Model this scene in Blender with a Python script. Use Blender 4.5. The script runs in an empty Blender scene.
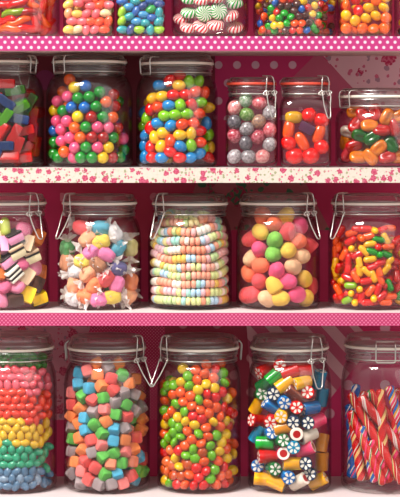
import bpy, math, random
import numpy as np
from mathutils import Vector, Matrix, Euler

SC = bpy.context.scene
COL = SC.collection
RNG = random.Random(11)
PI = math.pi
S, L, HOR = 0.00125, 2.5, 135.0      # metres per photo pixel at the shelf front, camera distance, eye level
Z0 = 1.50                            # eye height
DEPTH = 0.170                        # shelf depth
YF = 0.028                           # how far behind the shelf edge the jars start

def kk(y): return S * (L + y) / L
def PX(px, y): return (px - 200.0) * kk(y)
def PZ(py, y): return Z0 + (HOR - py) * kk(y)

def lin(h):
    h = h.lstrip('#')
    v = [int(h[i:i+2], 16) / 255 for i in (0, 2, 4)]
    return tuple((c / 12.92 if c <= .04045 else ((c + .055) / 1.055) ** 2.4) for c in v) + (1.0,)

def deep(h, sat=1.22, gain=.80):
    r, g, b, _ = lin(h); y = .3 * r + .55 * g + .15 * b
    return tuple(min(1, max(.004, (y + sat * (c - y)) * gain)) for c in (r, g, b)) + (1.0,)

# ---------------------------------------------------------------- materials
MATS = {}
def nmat(name):
    m = bpy.data.materials.new(name); m.use_nodes = True
    nt = m.node_tree; nt.nodes.clear()
    out = nt.nodes.new('ShaderNodeOutputMaterial')
    return m, nt, out
def N(nt, t, **kw):
    n = nt.nodes.new(t)
    for k, v in kw.items():
        if k in n.inputs.keys() if hasattr(n.inputs, 'keys') else False: n.inputs[k].default_value = v
        else: setattr(n, k, v)
    return n
def pbsdf(nt, out, col, rough=.4, **kw):
    p = nt.nodes.new('ShaderNodeBsdfPrincipled')
    if isinstance(col, bpy.types.NodeSocket): nt.links.new(col, p.inputs['Base Color'])
    else: p.inputs['Base Color'].default_value = col
    p.inputs['Roughness'].default_value = rough
    for k, v in kw.items(): p.inputs[k].default_value = v
    nt.links.new(p.outputs[0], out.inputs[0])
    return p
def mix_col(nt, fac, a, b):
    m = nt.nodes.new('ShaderNodeMix'); m.data_type = 'RGBA'
    for s, v in ((m.inputs[0], fac), (m.inputs[6], a), (m.inputs[7], b)):
        if isinstance(v, bpy.types.NodeSocket): nt.links.new(v, s)
        else: s.default_value = v
    return m.outputs[2]
def math_n(nt, op, a, b=0.0, c=0.0):
    m = nt.nodes.new('ShaderNodeMath'); m.operation = op
    for s, v in zip(m.inputs, (a, b, c)):
        if isinstance(v, bpy.types.NodeSocket): nt.links.new(v, s)
        else: s.default_value = v
    return m.outputs[0]
def objco(nt):
    return nt.nodes.new('ShaderNodeTexCoord').outputs['Object']
def noise(nt, scale, detail=2.0, co=None):
    n = nt.nodes.new('ShaderNodeTexNoise'); n.inputs['Scale'].default_value = scale; n.inputs['Detail'].default_value = detail
    nt.links.new(co if co is not None else objco(nt), n.inputs['Vector'])
    return n.outputs[0]

def m_plain(name, h, rough=.45, **kw):
    if name not in MATS:
        m, nt, out = nmat(name)
        pbsdf(nt, out, lin(h), rough, **kw); MATS[name] = m
    return MATS[name]
def m_candy(h, rough=.28, coat=.25, mottled=.0):
    key = f'candy {h} {rough} {mottled}'
    if key not in MATS:
        m, nt, out = nmat(key)
        c = deep(h)
        if mottled:
            f = noise(nt, 260, 3)
            c = mix_col(nt, math_n(nt, 'MULTIPLY', f, mottled), deep(h), (1, .95, .9, 1))
        pbsdf(nt, out, c, rough, **{'Coat Weight': coat, 'Coat Roughness': .12})
        MATS[key] = m
    return MATS[key]
def m_gummy(h):
    key = 'gummy ' + h
    if key not in MATS:
        m, nt, out = nmat(key)
        p = pbsdf(nt, out, deep(h, 1.25, .72), .22, **{'Subsurface Weight': .55, 'Subsurface Scale': .006, 'Coat Weight': .25, 'Coat Roughness': .15})
        p.inputs['Subsurface Radius'].default_value = (1.0, .45, .3)
        MATS[key] = m
    return MATS[key]
def m_sugar(h, amt=.42):
    key = f'sugar {h}{amt}'
    if key not in MATS:
        m, nt, out = nmat(key)
        f = noise(nt, 1700, 1)
        f2 = math_n(nt, 'MULTIPLY', math_n(nt, 'SMOOTH_MIN', f, .75, .1), amt)
        c = mix_col(nt, f2, deep(h), (.95, .93, .92, 1))
        p = pbsdf(nt, out, c, .75, **{'Sheen Weight': .1})
        b = nt.nodes.new('ShaderNodeBump'); b.inputs['Strength'].default_value = .5; b.inputs['Distance'].default_value = .0006
        nt.links.new(f, b.inputs['Height']); nt.links.new(b.outputs[0], p.inputs['Normal'])
        MATS[key] = m
    return MATS[key]
def m_speckle(h1, h2, sc=330):
    key = f'speckle {h1}{h2}'
    if key not in MATS:
        m, nt, out = nmat(key)
        f = noise(nt, sc, 4)
        r = nt.nodes.new('ShaderNodeValToRGB'); r.color_ramp.elements[0].position = .42; r.color_ramp.elements[1].position = .6
        r.color_ramp.elements[0].color = deep(h1, 1.2, .55); r.color_ramp.elements[1].color = deep(h2, 1.2, .62)
        nt.links.new(f, r.inputs[0])
        pbsdf(nt, out, r.outputs[0], .3, **{'Coat Weight': .3})
        MATS[key] = m
    return MATS[key]
def m_glass(name, tint=(.985, .985, .98, 1), edge=(.55, .52, .50, 1), refl=1.0, rough=.06):
    """clear glass: sees straight through, reflects by Fresnel, absorbs where the wall is seen edge-on"""
    if name not in MATS:
        m, nt, out = nmat(name)
        lw = nt.nodes.new('ShaderNodeLayerWeight'); lw.inputs[0].default_value = .5
        t = nt.nodes.new('ShaderNodeBsdfTransparent')
        c = mix_col(nt, math_n(nt, 'POWER', lw.outputs['Facing'], 3.0), tint, edge)
        nt.links.new(c, t.inputs[0])
        g = nt.nodes.new('ShaderNodeBsdfGlossy'); g.inputs['Roughness'].default_value = rough
        fr = math_n(nt, 'ADD', math_n(nt, 'MULTIPLY', math_n(nt, 'POWER', lw.outputs['Facing'], 5.0), .80), .04)
        mx = nt.nodes.new('ShaderNodeMixShader')
        nt.links.new(math_n(nt, 'MULTIPLY', fr, refl), mx.inputs[0])
        nt.links.new(t.outputs[0], mx.inputs[1]); nt.links.new(g.outputs[0], mx.inputs[2])
        nt.links.new(mx.outputs[0], out.inputs[0])
        MATS[name] = m
    return MATS[name]
def m_paper():
    if 'wax paper' not in MATS:
        m, nt, out = nmat('wax paper')
        d = nt.nodes.new('ShaderNodeBsdfPrincipled'); d.inputs['Base Color'].default_value = lin('#f0e6e2'); d.inputs['Roughness'].default_value = .35
        tl = nt.nodes.new('ShaderNodeBsdfTranslucent'); tl.inputs[0].default_value = lin('#f2e8e4')
        tr = nt.nodes.new('ShaderNodeBsdfTransparent')
        a = nt.nodes.new('ShaderNodeMixShader'); a.inputs[0].default_value = .35
        b = nt.nodes.new('ShaderNodeMixShader'); b.inputs[0].default_value = .22
        nt.links.new(d.outputs[0], a.inputs[1]); nt.links.new(tl.outputs[0], a.inputs[2])
        nt.links.new(a.outputs[0], b.inputs[1]); nt.links.new(tr.outputs[0], b.inputs[2])
        nt.links.new(b.outputs[0], out.inputs[0]); MATS['wax paper'] = m
    return MATS['wax paper']
def m_dots(name, base, dot, sx, sy, rad, zoff, soft=.15, big=None):
    """hexagonal polka dots on the XZ plane (object coordinates, metres)"""
    m, nt, out = nmat(name)
    sep = nt.nodes.new('ShaderNodeSeparateXYZ'); nt.links.new(objco(nt), sep.inputs[0])
    x, z = sep.outputs[0], math_n(nt, 'SUBTRACT', sep.outputs[2], zoff)
    def lattice(ox, oz):
        fx = math_n(nt, 'SUBTRACT', math_n(nt, 'FLOORED_MODULO', math_n(nt, 'ADD', x, ox), sx), sx / 2)
        fz = math_n(nt, 'SUBTRACT', math_n(nt, 'FLOORED_MODULO', math_n(nt, 'ADD', z, oz), 2 * sy), sy)
        return math_n(nt, 'SQRT', math_n(nt, 'ADD', math_n(nt, 'MULTIPLY', fx, fx), math_n(nt, 'MULTIPLY', fz, fz)))
    d = math_n(nt, 'MINIMUM', lattice(0, 0), lattice(sx / 2, sy))
    mr = nt.nodes.new('ShaderNodeMapRange'); mr.inputs[1].default_value = rad * (1 - soft); mr.inputs[2].default_value = rad * (1 + soft)
    mr.inputs[3].default_value = 1; mr.inputs[4].default_value = 0
    nt.links.new(d, mr.inputs[0])
    c = mix_col(nt, mr.outputs[0], lin(base), lin(dot))
    pbsdf(nt, out, c, .6)
    return m
def m_floral(name, base, rose1, rose2, leaf, cell, vines=.35):
    """scattered roses with buds and leaves, printed on cloth"""
    m, nt, out = nmat(name)
    mp = nt.nodes.new('ShaderNodeMapping'); mp.inputs['Scale'].default_value = (1, 0, 1)
    nt.links.new(objco(nt), mp.inputs[0]); co = mp.outputs[0]
    def vor(scale, rnd):
        v = nt.nodes.new('ShaderNodeTexVoronoi'); v.inputs['Scale'].default_value = scale; v.inputs['Randomness'].default_value = rnd
        nt.links.new(co, v.inputs['Vector']); return v
    nz = noise(nt, 4.0 / cell, 3, co)
    fine = noise(nt, 8.0 / cell, 2, co)
    def spot(v, r, wob, keep_lo, keep_hi):
        d = math_n(nt, 'ADD', v.outputs['Distance'], math_n(nt, 'MULTIPLY', math_n(nt, 'SUBTRACT', nz, .5), wob))
        s = math_n(nt, 'LESS_THAN', d, r)
        sp = nt.nodes.new('ShaderNodeSeparateColor'); nt.links.new(v.outputs['Color'], sp.inputs[0])
        k = math_n(nt, 'MULTIPLY', math_n(nt, 'GREATER_THAN', sp.outputs[0], keep_lo), math_n(nt, 'LESS_THAN', sp.outputs[0], keep_hi))
        return math_n(nt, 'MULTIPLY', s, k)
    v2 = vor(2.4 / cell, 1.0); v1 = vor(1.0 / cell, .55); v3 = vor(3.1 / cell, 1.0)
    vn = noise(nt, 1.7 / cell, 1, co)
    vine = math_n(nt, 'LESS_THAN', math_n(nt, 'ABSOLUTE', math_n(nt, 'SUBTRACT', vn, .5)), .014)
    c = mix_col(nt, math_n(nt, 'MULTIPLY', vine, vines), lin(base), lin(leaf))
    c = mix_col(nt, spot(v2, .34, .5, .0, .45), c, lin(leaf))
    c = mix_col(nt, spot(v3, .32, .45, .0, .42), c, lin(rose2))
    rc = mix_col(nt, math_n(nt, 'GREATER_THAN', fine, .5), lin(rose1), lin(rose2))
    c = mix_col(nt, spot(v1, .35, .60, .06, 1.0), c, rc)
    pbsdf(nt, out, c, .7)
    return m
def m_stripe(name, a, b, w, ang):
    m, nt, out = nmat(name)
    sep = nt.nodes.new('ShaderNodeSeparateXYZ'); nt.links.new(objco(nt), sep.inputs[0])
    t = math_n(nt, 'ADD', math_n(nt, 'MULTIPLY', sep.outputs[0], math.cos(ang)), math_n(nt, 'MULTIPLY', sep.outputs[2], math.sin(ang)))
    f = math_n(nt, 'LESS_THAN', math_n(nt, 'FLOORED_MODULO', t, w), w / 2)
    pbsdf(nt, out, mix_col(nt, f, lin(a), lin(b)), .7)
    return m

# ---------------------------------------------------------------- mesh helpers
class MB:
    def __init__(s): s.v, s.f, s.m = [], [], []
    def add(s, vs, fs, mi=0):
        o = len(s.v); s.v += [tuple(v) for v in vs]
        s.f += [tuple(i + o for i in f) for f in fs]
        s.m += (list(mi) if isinstance(mi, (list, tuple)) else [mi] * len(fs))
        return s
    def mesh(s, name, mats, smooth=True):
        me = bpy.data.meshes.new(name); me.from_pydata(s.v, [], s.f)
        for m in (mats if isinstance(mats, (list, tuple)) else [mats]): me.materials.append(m)
        me.polygons.foreach_set('material_index', s.m)
        if smooth is not False:
            me.polygons.foreach_set('use_smooth', [True] * len(s.f))
            if smooth is not True: me.set_sharp_from_angle(angle=smooth)
        me.update(); return me
def grid_faces(nu, nv, closed_u=True):
    fs = []
    for j in range(nv - 1):
        for i in range(nu if closed_u else nu - 1):
            a, b = j * nu + i, j * nu + (i + 1) % nu
            fs.append((a, b, b + nu, a + nu))
    return fs
def lathe(prof, seg=48, caps=True, squares=None):
    """prof: (r, z) list; squares: per-ring superellipse exponent (2 = round)"""
    vs = []
    for k, (r, z) in enumerate(prof):
        n = squares[k] if squares else 2
        for i in range(seg):
            a = 2 * PI * i / seg; c, s_ = math.cos(a), math.sin(a)
            if n != 2:
                c, s_ = math.copysign(abs(c) ** (2 / n), c), math.copysign(abs(s_) ** (2 / n), s_)
            vs.append((r * c, r * s_, z))
    fs = grid_faces(seg, len(prof))
    if caps:
        fs.append(tuple(range(seg - 1, -1, -1))); o = (len(prof) - 1) * seg
        fs.append(tuple(range(o, o + seg)))
    return vs, fs
def sphere(rx, ry, rz, seg=16, rings=10):
    prof = [(max(1e-5, math.sin(PI * j / rings)), -math.cos(PI * j / rings)) for j in range(rings + 1)]
    vs, fs = lathe(prof, seg)
    return [(x * rx, y * ry, z * rz) for x, y, z in vs], fs
def tube(pts, r, seg=7, closed=False):
    pts = [Vector(p) for p in pts]; n = len(pts); vs = []
    up = Vector((.13, .27, .95)); prevn = None
    for i, p in enumerate(pts):
        if closed: t = pts[(i + 1) % n] - pts[i - 1]
        else: t = pts[min(i + 1, n - 1)] - pts[max(i - 1, 0)]
        t.normalize()
        if prevn is None: nn = t.cross(up).normalized()
        else: nn = (prevn - t * prevn.dot(t)).normalized()
        prevn = nn; b = t.cross(nn)
        rr = r[i] if isinstance(r, (list, tuple)) else r
        for k in range(seg):
            a = 2 * PI * k / seg; vs.append(p + nn * rr * math.cos(a) + b * rr * math.sin(a))
    fs = grid_faces(seg, n)
    if closed:
        o = (n - 1) * seg
        best = min(range(seg), key=lambda s0: sum((Vector(vs[o + k]) - Vector(vs[(k + s0) % seg])).length for k in range(seg)))
        fs += [(o + k, o + (k + 1) % seg, (k + 1 + best) % seg, (k + best) % seg) for k in range(seg)]
    else:
        fs.append(tuple(range(seg - 1, -1, -1))); o = (n - 1) * seg; fs.append(tuple(range(o, o + seg)))
    return vs, fs
def smooth_path(pts, n=6, closed=False):
    """Catmull-Rom through the points"""
    P = [Vector(p) for p in pts]; out = []; m = len(P)
    for i in range(m if closed else m - 1):
        p1, p2 = P[i], P[(i + 1) % m]
        p0 = P[i - 1] if (closed or i) else P[0]
        p3 = P[(i + 2) % m] if (closed or i + 2 < m) else P[-1]
        for k in range(n):
            t = k / n
            out.append(.5 * ((2 * p1) + (p2 - p0) * t + (2 * p0 - 5 * p1 + 4 * p2 - p3) * t * t + (3 * p1 - p0 - 3 * p2 + p3) * t ** 3))
    if not closed: out.append(P[-1])
    return out
def round_poly(pts, rad, n=4, closed=True):
    """polyline with rounded corners"""
    P = [Vector(p) for p in pts]; out = []; m = len(P)
    for i in range(m):
        if not closed and i in (0, m - 1): out.append(P[i]); continue
        a, b, c = P[i - 1], P[i], P[(i + 1) % m]
        r1 = min(rad, (a - b).length * .45); r2 = min(rad, (c - b).length * .45)
        s, e = b + (a - b).normalized() * r1, b + (c - b).normalized() * r2
        for k in range(n + 1):
            t = k / n; out.append(s * (1 - t) ** 2 + b * 2 * t * (1 - t) + e * t * t)
    return out
def box(x0, x1, y0, y1, z0, z1):
    return ([(x0, y0, z0), (x1, y0, z0), (x1, y1, z0), (x0, y1, z0), (x0, y0, z1), (x1, y0, z1), (x1, y1, z1), (x0, y1, z1)],
            [(0, 3, 2, 1), (4, 5, 6, 7), (0, 1, 5, 4), (1, 2, 6, 5), (2, 3, 7, 6), (3, 0, 4, 7)])
def superbox(sx, sy, sz, n=6, seg=12, rings=8):
    """rounded box: a superquadric"""
    vs, fs = sphere(1, 1, 1, seg, rings); out = []
    for x, y, z in vs:
        d = (abs(x) ** n + abs(y) ** n + abs(z) ** n) ** (1 / n)
        out.append((x / d * sx, y / d * sy, z / d * sz))
    return out, fs
def cubegrid(sx, sy, sz, k=5, n=6):
    """rounded cube from six subdivided faces"""
    vs, fs = [], []
    for ax in range(3):
        for sg in (-1, 1):
            o = len(vs)
            for i in range(k):
                for j in range(k):
                    u, v = -1 + 2 * i / (k - 1), -1 + 2 * j / (k - 1)
                    p = [0, 0, 0]; p[ax] = sg; p[(ax + 1) % 3] = u; p[(ax + 2) % 3] = v
                    d = (abs(p[0]) ** n + abs(p[1]) ** n + abs(p[2]) ** n) ** (1 / n)
                    vs.append((p[0] / d * sx, p[1] / d * sy, p[2] / d * sz))
            for i in range(k - 1):
                for j in range(k - 1):
                    a = o + i * k + j
                    q = (a, a + k, a + k + 1, a + 1)
                    fs.append(q if sg > 0 else q[::-1])
    return vs, fs
def link(name, me, parent=None):
    o = bpy.data.objects.new(name, me); COL.objects.link(o)
    if parent is not None: o.parent = parent
    return o
def tag(o, label, cat, group=None):
    o['label'] = label; o['category'] = cat
    if group: o['group'] = group
    return o

# ---------------------------------------------------------------- the setting: back wall with patchwork papers
def wall():
    yw = DEPTH
    k = kk(yw); mats = []; mb = MB()
    def quad(pts, mat, off):
        if mat not in mats: mats.append(mat)
        p = [(PX(x, yw), yw - off, PZ(y, yw)) for x, y in pts]
        mb.add(p, [tuple(range(len(p)))], mats.index(mat))
    plain = m_plain('crimson paper', '#d43068', .7)
    dark = m_plain('maroon paper', '#862a3c', .7)
    dusty = m_plain('dusty pink paper', '#cc6080', .7)
    mats += [plain]
    mb.add(*box(PX(-320, yw), PX(720, yw), yw, yw + .02, PZ(900, yw), PZ(-420, yw)))
    bigdot = m_dots('crimson paper with lilac dots', '#d82c74', '#ecc0d4', 18.5 * k, 18 * k, 3.9 * k, PZ(65, yw), .1)
    pin = m_dots('crimson pin dot paper', '#d42462', '#f090b0', 3.3 * k, 1.65 * k, .55 * k, 0, .5)
    rose = m_floral('dusty rose paper', '#f0c0ca', '#c8285a', '#dc6c8c', '#b88a9c', 20 * k, 0)
    rose2 = m_floral('dark rose paper', '#d08c9c', '#b02850', '#d0607c', '#a4788a', 13 * k, 0)
    leafp = m_floral('leafy paper', '#b8606a', '#b03050', '#4a7454', '#4a7454', 30 * k, 0)
    strp = m_stripe('striped paper', '#cc5c7c', '#e4b0b8', 21 * k, math.radians(42))
    mdot = m_dots('maroon paper with dusty dots', '#b03450', '#d88c98', 34 * k, 17 * k, 4.6 * k, PZ(341, yw), .12)
    # second row of jars
    quad([(-120, 48), (215, 48), (215, 172), (-120, 172)], dark, .0004)
    quad([(215, 48), (330, 48), (330, 120), (215, 120)], bigdot, .0006)
    quad([(316, 48), (520, 48), (520, 110), (372, 110)], rose, .0008)
    quad([(318, 52), (372, 108), (262, 108)], dusty, .0010)
    circ = [(45 + 10 * math.cos(a), 80 + 10 * math.sin(a)) for a in [2 * PI * i / 24 for i in range(24)]]
    quad(circ, m_plain('plum dot paper', '#9c3468', .7), .0008)
    # third row
    quad([(60, 175), (215, 175), (175, 250), (60, 250)], m_dots('deep red dotted paper', '#cc3058', '#dc8090', 46 * k, 20 * k, 4.2 * k, PZ(197, yw), .1), .0006)
    quad([(200, 172), (300, 172), (330, 230), (180, 230)], leafp, .0008)
    # bottom row
    quad([(-120, 318), (92, 318), (70, 420), (-120, 420)], rose2, .0006)
    quad([(92, 318), (165, 318), (165, 420), (70, 420)], pin, .0005)
    quad([(165, 318), (262, 318), (262, 420), (165, 420)], mdot, .0006)
    quad([(246, 318), (350, 318), (374, 342), (306, 430), (250, 372)], strp, .0008)
    quad([(352, 318), (520, 318), (520, 430), (290, 430)], m_dots('magenta paper with lilac dots', '#dc2c70', '#eeb4c8', 37 * k, 28.5 * k, 5.0 * k, PZ(328, yw), .1), .0007)
    me = mb.mesh('wall_back', mats, False)
    o = link('wall_back', me); o['kind'] = 'structure'
wall()

# ---------------------------------------------------------------- shelves
WHITE = m_plain('white painted wood', '#c0b2b2', .5)
UNDER = m_plain('shelf underside with painted pink bounce', '#e2c0b8', .7)  # pink bounced light put into the colour of the white board's underside
def shelf(top, bot, ribbon, label, rib_label):
    z1, z0 = PZ(top, 0), PZ(bot, 0)
    r = bpy.data.objects.new('display_shelf', None); COL.objects.link(r)
    r.location = (0, DEPTH / 2, z0); r.empty_display_size = .05
    tag(r, label, 'shelf', 'shelves of the sweet display')
    mb = MB(); vs, fs = box(-.62, .62, .0012 - DEPTH / 2, DEPTH / 2 - .0012, 0, z1 - z0)
    mb.add(vs, fs, [1, 0, 0, 0, 0, 0])
    link('board', mb.mesh('shelf board', [WHITE, UNDER], False), r)
    mb = MB(); mb.add(*box(-.62, .62, -.0007 - DEPTH / 2, .0012 - DEPTH / 2, -.0003, z1 - z0 + .0002))
    o = link('ribbon_trim', mb.mesh('ribbon', ribbon, False), r); o['label'] = rib_label
    return z1
k0 = S
zA, zB, zC, zD = PZ(36.5, 0), PZ(168, 0), PZ(313, 0), PZ(499.5, 0)
def zl(py, bot): return PZ(py, 0) - PZ(bot, 0)
polka = m_dots('pink polka dot ribbon', '#a01a62', '#c8b4be', 7.5 * S, 5.3 * S, 1.5 * S, zl(42.2, 50.5), .25)
lattice = m_dots('crimson ribbon with pale lattice dots', '#a0164e', '#c66c90', 4.0 * S, 2.0 * S, .85 * S, zl(318, 325), .5)
roses = m_floral('cream rose ribbon', '#c0b4a8', '#982040', '#b85470', '#8a8a68', 9.0 * S)
shelf(36.5, 50.5, polka, 'white wall shelf edged with pink white-dotted ribbon, the topmost shelf', 'bright pink ribbon with white polka dots')
shelf(168, 182.5, roses, 'white wall shelf edged with cream rose-print ribbon, under the gumball jar', 'cream ribbon printed with red roses')
shelf(313, 325.5, lattice, 'white wall shelf edged with crimson pin-dotted ribbon, under the taffy jar', 'crimson ribbon with a lattice of tiny pale dots')
def bottom_shelf():
    z1, z0 = PZ(499.5, 0), PZ(514, 0)
    r = bpy.data.objects.new('display_shelf', None); COL.objects.link(r)
    r.location = (0, DEPTH / 2, z0); r.empty_display_size = .05
    tag(r, 'bottom white shelf carrying the tall jars of rainbow beans and cubes', 'shelf', 'shelves of the sweet display')
    mb = MB(); vs, fs = box(-.62, .62, -DEPTH / 2, DEPTH / 2 - .0012, 0, z1 - z0)
    mb.add(vs, fs, [1, 0, 0, 0, 0, 0])
    link('board', mb.mesh('shelf board', [WHITE, UNDER], False), r)
bottom_shelf()

def top_shade_board():  # unseen board, added above the view to shade the top row
    mb = MB(); mb.add(*box(-.62, .62, 0, DEPTH - .0012, PZ(-88, 0), PZ(-102, 0)))
    o = link('shade_board_1', mb.mesh('added shade board', [WHITE], False)); o['kind'] = 'structure'
top_shade_board()

# ---------------------------------------------------------------- jars
GLASS = m_glass('clear jar glass')
LIDG = m_glass('clear lid glass', (.97, .97, .96, 1), (.46, .43, .41, 1), 3.2, .28)
WIRE = m_plain('bright steel wire', '#d6d2cc', .28, Metallic=.85)
GWHITE = m_plain('white rubber gasket', '#f2e6d8', .5)
GRED = m_plain('red rubber gasket', '#e0503c', .45)

class Jar: pass
JARS = {}
def jar(code, cx, half, base_z, lid_half, lid_top, gasket_y, neck_y, sh_y, label, square=False, clip=None, hinge=None,
        gasket='w', lid_cx=None, foot=.009):
    """cx/half/..: photo pixels of the outline; neck_y: bottom of the neck, sh_y: where the wall becomes straight;
    clip/hinge: azimuth in degrees (0 = towards the camera, positive = right)"""
    j = Jar(); j.code, j.square = code, square
    R = half * kk(YF + .05); yc = YF + R; k = kk(yc)
    j.R, j.yc, j.k = half * k, yc, k
    R = j.R; j.x, j.z = PX(cx, yc), base_z
    hz = lambda py: PZ(py, yc) - base_z
    H_lid, H_g, H_n, H_s = hz(lid_top), hz(gasket_y), hz(neck_y), hz(sh_y)
    Rl = lid_half * k; Rn = Rl - .0035; tg = .0030
    H_rim = H_g - tg / 2
    w = .0017
    prof, sq = [], []
    def p(r, z, s=None): prof.append((max(r, 1e-4), z)); sq.append((6.0 if square else 2) if s is None else s)
    def shoulder(r0, z0, r1, z1, n=8, inner=False):
        for i in range(n + 1):
            t = i / n * PI / 2
            yield r1 + (r0 - r1) * math.cos(t) ** (1.15), z0 + (z1 - z0) * math.sin(t)
    p(0, .0016); p(R * .6, .0014); p(R - foot * 1.3, .0006); p(R - foot, 0)
    for i in range(1, 7):
        t = i / 6 * PI / 2; p(R - foot + foot * math.sin(t), foot * (1 - math.cos(t)))
    for i, (r, z) in enumerate(shoulder(R, H_s, Rn, H_n)): p(r, z, (6 - 4 * i / 8) if square else 2)
    p(Rn, H_n + (H_rim - H_n) * .12, 2)
    e = H_rim - H_n
    for a, b in ((.08, .0012), (.14, .0022), (.20, .0010), (.27, .0002), (.36, .0002), (.46, .0012), (.56, .0010), (.60, .0026), (.66, .0030), (.71, .0016), (.76, .0016), (.82, .0032), (.93, .0028), (1.0, .0012)):
        p(Rn + b, H_n + e * a, 2)
    p(Rn - .0022, H_rim, 2); p(Rn - .0034, H_rim - .0015, 2)
    p(Rn - w, H_n, 2)
    sh = list(shoulder(R - w, H_s - .001, Rn - w, H_n - .001))
    for i, (r, z) in enumerate(reversed(sh)): p(r, z, (2 + 4 * i / 8) if square else 2)
    fi = foot * .9
    for i in range(5, -1, -1):
        t = i / 5 * PI / 2; p(R - w - fi + fi * math.sin(t), .0050 + fi * (1 - math.cos(t)))
    p(R * .5, .0050); p(0, .0052)
    root = bpy.data.objects.new('clip_top_jar', None); COL.objects.link(root)
    root.location = (j.x, yc, base_z); root.empty_display_size = .03
    tag(root, label, 'jar', 'clip-top glass jars of sweets')
    lx = (PX(lid_cx, yc) - j.x) if lid_cx else 0
    mb = MB(); mb.add(*lathe(prof, 72, False, sq))
    zc = H_n + (H_rim - H_n) * .02
    mb.m = [1 if min(mb.v[q][2] for q in f) > zc else 0 for f in mb.f]
    link('jar_body', mb.mesh('jar body glass', [GLASS, LIDG], math.radians(50)), root)
    gm = GRED if gasket == 'r' else GWHITE
    mb = MB(); g0, g1 = H_rim, H_rim + tg
    mb.add(*lathe([(Rn - .004, g0), (Rl + .0006, g0), (Rl + .0012, (g0 + g1) / 2), (Rl + .0006, g1), (Rn - .004, g1), (Rn - .004, g0)], 64, False))
    go = link('gasket', mb.mesh('gasket', gm, math.radians(40)), root)
    go['label'] = 'red rubber gasket' if gasket == 'r' else 'white rubber gasket'
    h = H_lid - g1
    lp = [(0, g1 + .0008), (Rn - .006, g1 + .0008), (Rn - .0045, g1), (Rl - .0004, g1), (Rl + .0004, g1 + .0012), (Rl - .0002, g1 + h * .34), (Rl - .0020, g1 + h * .44),
          (Rl - .0028, g1 + h * .60), (Rl - .0034, g1 + h * .84), (Rl - .0056, g1 + h * .97), (Rl - .009, H_lid), (Rl - .014, H_lid - .0008), (Rl - .018, H_lid - .0022), (0, H_lid - .0026)]
    mb = MB(); mb.add(*lathe([(max(r, 1e-4), z) for r, z in lp], 64, False))
    link('lid', mb.mesh('lid glass', LIDG, math.radians(50)), root)
    # wires
    zr = H_n + e * .30; wr = .00085
    mb = MB(); mb.add(*tube([((Rn + .0016) * math.cos(a), (Rn + .0016) * math.sin(a), zr) for a in [2 * PI * i / 48 for i in range(48)]], wr, 6, True))
    link('neck_wire', mb.mesh('neck wire', WIRE), root)
    def frame(phi):
        a = math.radians(phi); er = Vector((math.sin(a), -math.cos(a), 0)); et = Vector((math.cos(a), math.sin(a), 0))
        return lambda r, t, z: er * r + et * t + Vector((0, 0, z))
    if clip is not None:
        phi, drop, splay, wd = clip
        F = frame(phi); ro = Rl + .0025; wt = wd / 2
        mb = MB()
        # bail over the lid edge
        up = round_poly([F(ro, -wt, zr), F(ro + .001, -wt * .95, g1 + .001), F(ro, -wt * .62, H_lid + .0012), F(ro - .010, -wt * .6, H_lid + .0016),
                         F(ro - .010, wt * .6, H_lid + .0016), F(ro, wt * .62, H_lid + .0012), F(ro + .001, wt * .95, g1 + .001), F(ro, wt, zr)], .003, 4, False)
        mb.add(*tube(up, wr, 6))
        link('bail', mb.mesh('bail wire', WIRE), root)
        mb = MB()
        lo = [F(ro + .0008, -wt * 1.05, zr + .003), F(ro + .003, -wt * 1.1, zr - .003), F(ro + splay * .5, -wt * .85, zr - drop * .5), F(ro + splay, -wt * .42, zr - drop),
              F(ro + splay, wt * .42, zr - drop), F(ro + splay * .5, wt * .85, zr - drop * .5), F(ro + .003, wt * 1.1, zr - .003), F(ro + .0008, wt * 1.05, zr + .003)]
        mb.add(*tube(round_poly(lo, .004, 4, False), wr, 6))
        mb.add(*tube([F(ro, -wt * 1.1, zr + .0025), F(ro + .0008, 0, zr + .0035), F(ro, wt * 1.1, zr + .0025)], wr, 6))
        for sgn in (-1, 1):
            c = F(ro + .0005, sgn * wt, zr + .001)
            e1 = F(1, 0, 0) - F(0, 0, 0); e2 = Vector((0, 0, 1))
            ring = [c + F(0, sgn * .0012 * math.sin(2 * a), 0) + e1 * .0028 * math.cos(a) * .6 + F(0, .0028 * math.cos(a), 0) + e2 * .0028 * math.sin(a) for a in [2 * PI * i / 14 for i in range(14)]]
            mb.add(*tube(ring, wr, 6, True))
        link('locking_lever', mb.mesh('lever wire', WIRE), root)
        if hinge is None: hinge = (phi + 180, .012)
    if hinge is not None:
        phi, wd = hinge
        F = frame(phi); wt = wd / 2; ro = Rl + .0028
        mb = MB()
        lp2 = round_poly([F(ro, -wt, zr - .002), F(ro + .0015, -wt, g1 + .002), F(ro - .001, -wt, g1 + .0062), F(ro - .014, -wt, g1 + .0066) if wd > .018 else F(ro - .004, -wt, g1 + .0066),
                          F(ro - .014, wt, g1 + .0066) if wd > .018 else F(ro - .004, wt, g1 + .0066), F(ro - .001, wt, g1 + .0062), F(ro + .0015, wt, g1 + .002), F(ro, wt, zr - .002)], .003, 4, True)
        mb.add(*tube(lp2, wr * 1.1, 6, True))
        link('hinge_wire', mb.mesh('hinge wire', WIRE), root)
    # inner room for the sweets
    zs = [.0052] + [.0050 + fi * (1 - math.cos(i / 5 * PI / 2)) for i in range(1, 6)] + [z for r, z in sh] + [H_rim]
    rs = [R - w - fi] + [R - w - fi + fi * math.sin(i / 5 * PI / 2) for i in range(1, 6)] + [r for r, z in sh] + [Rn - w]
    j.zs, j.rs = np.array(zs), np.array(rs) - .0001
    j.floor = .0053; j.hz = hz; j.root = root
    JARS[code] = j
    return j

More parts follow.
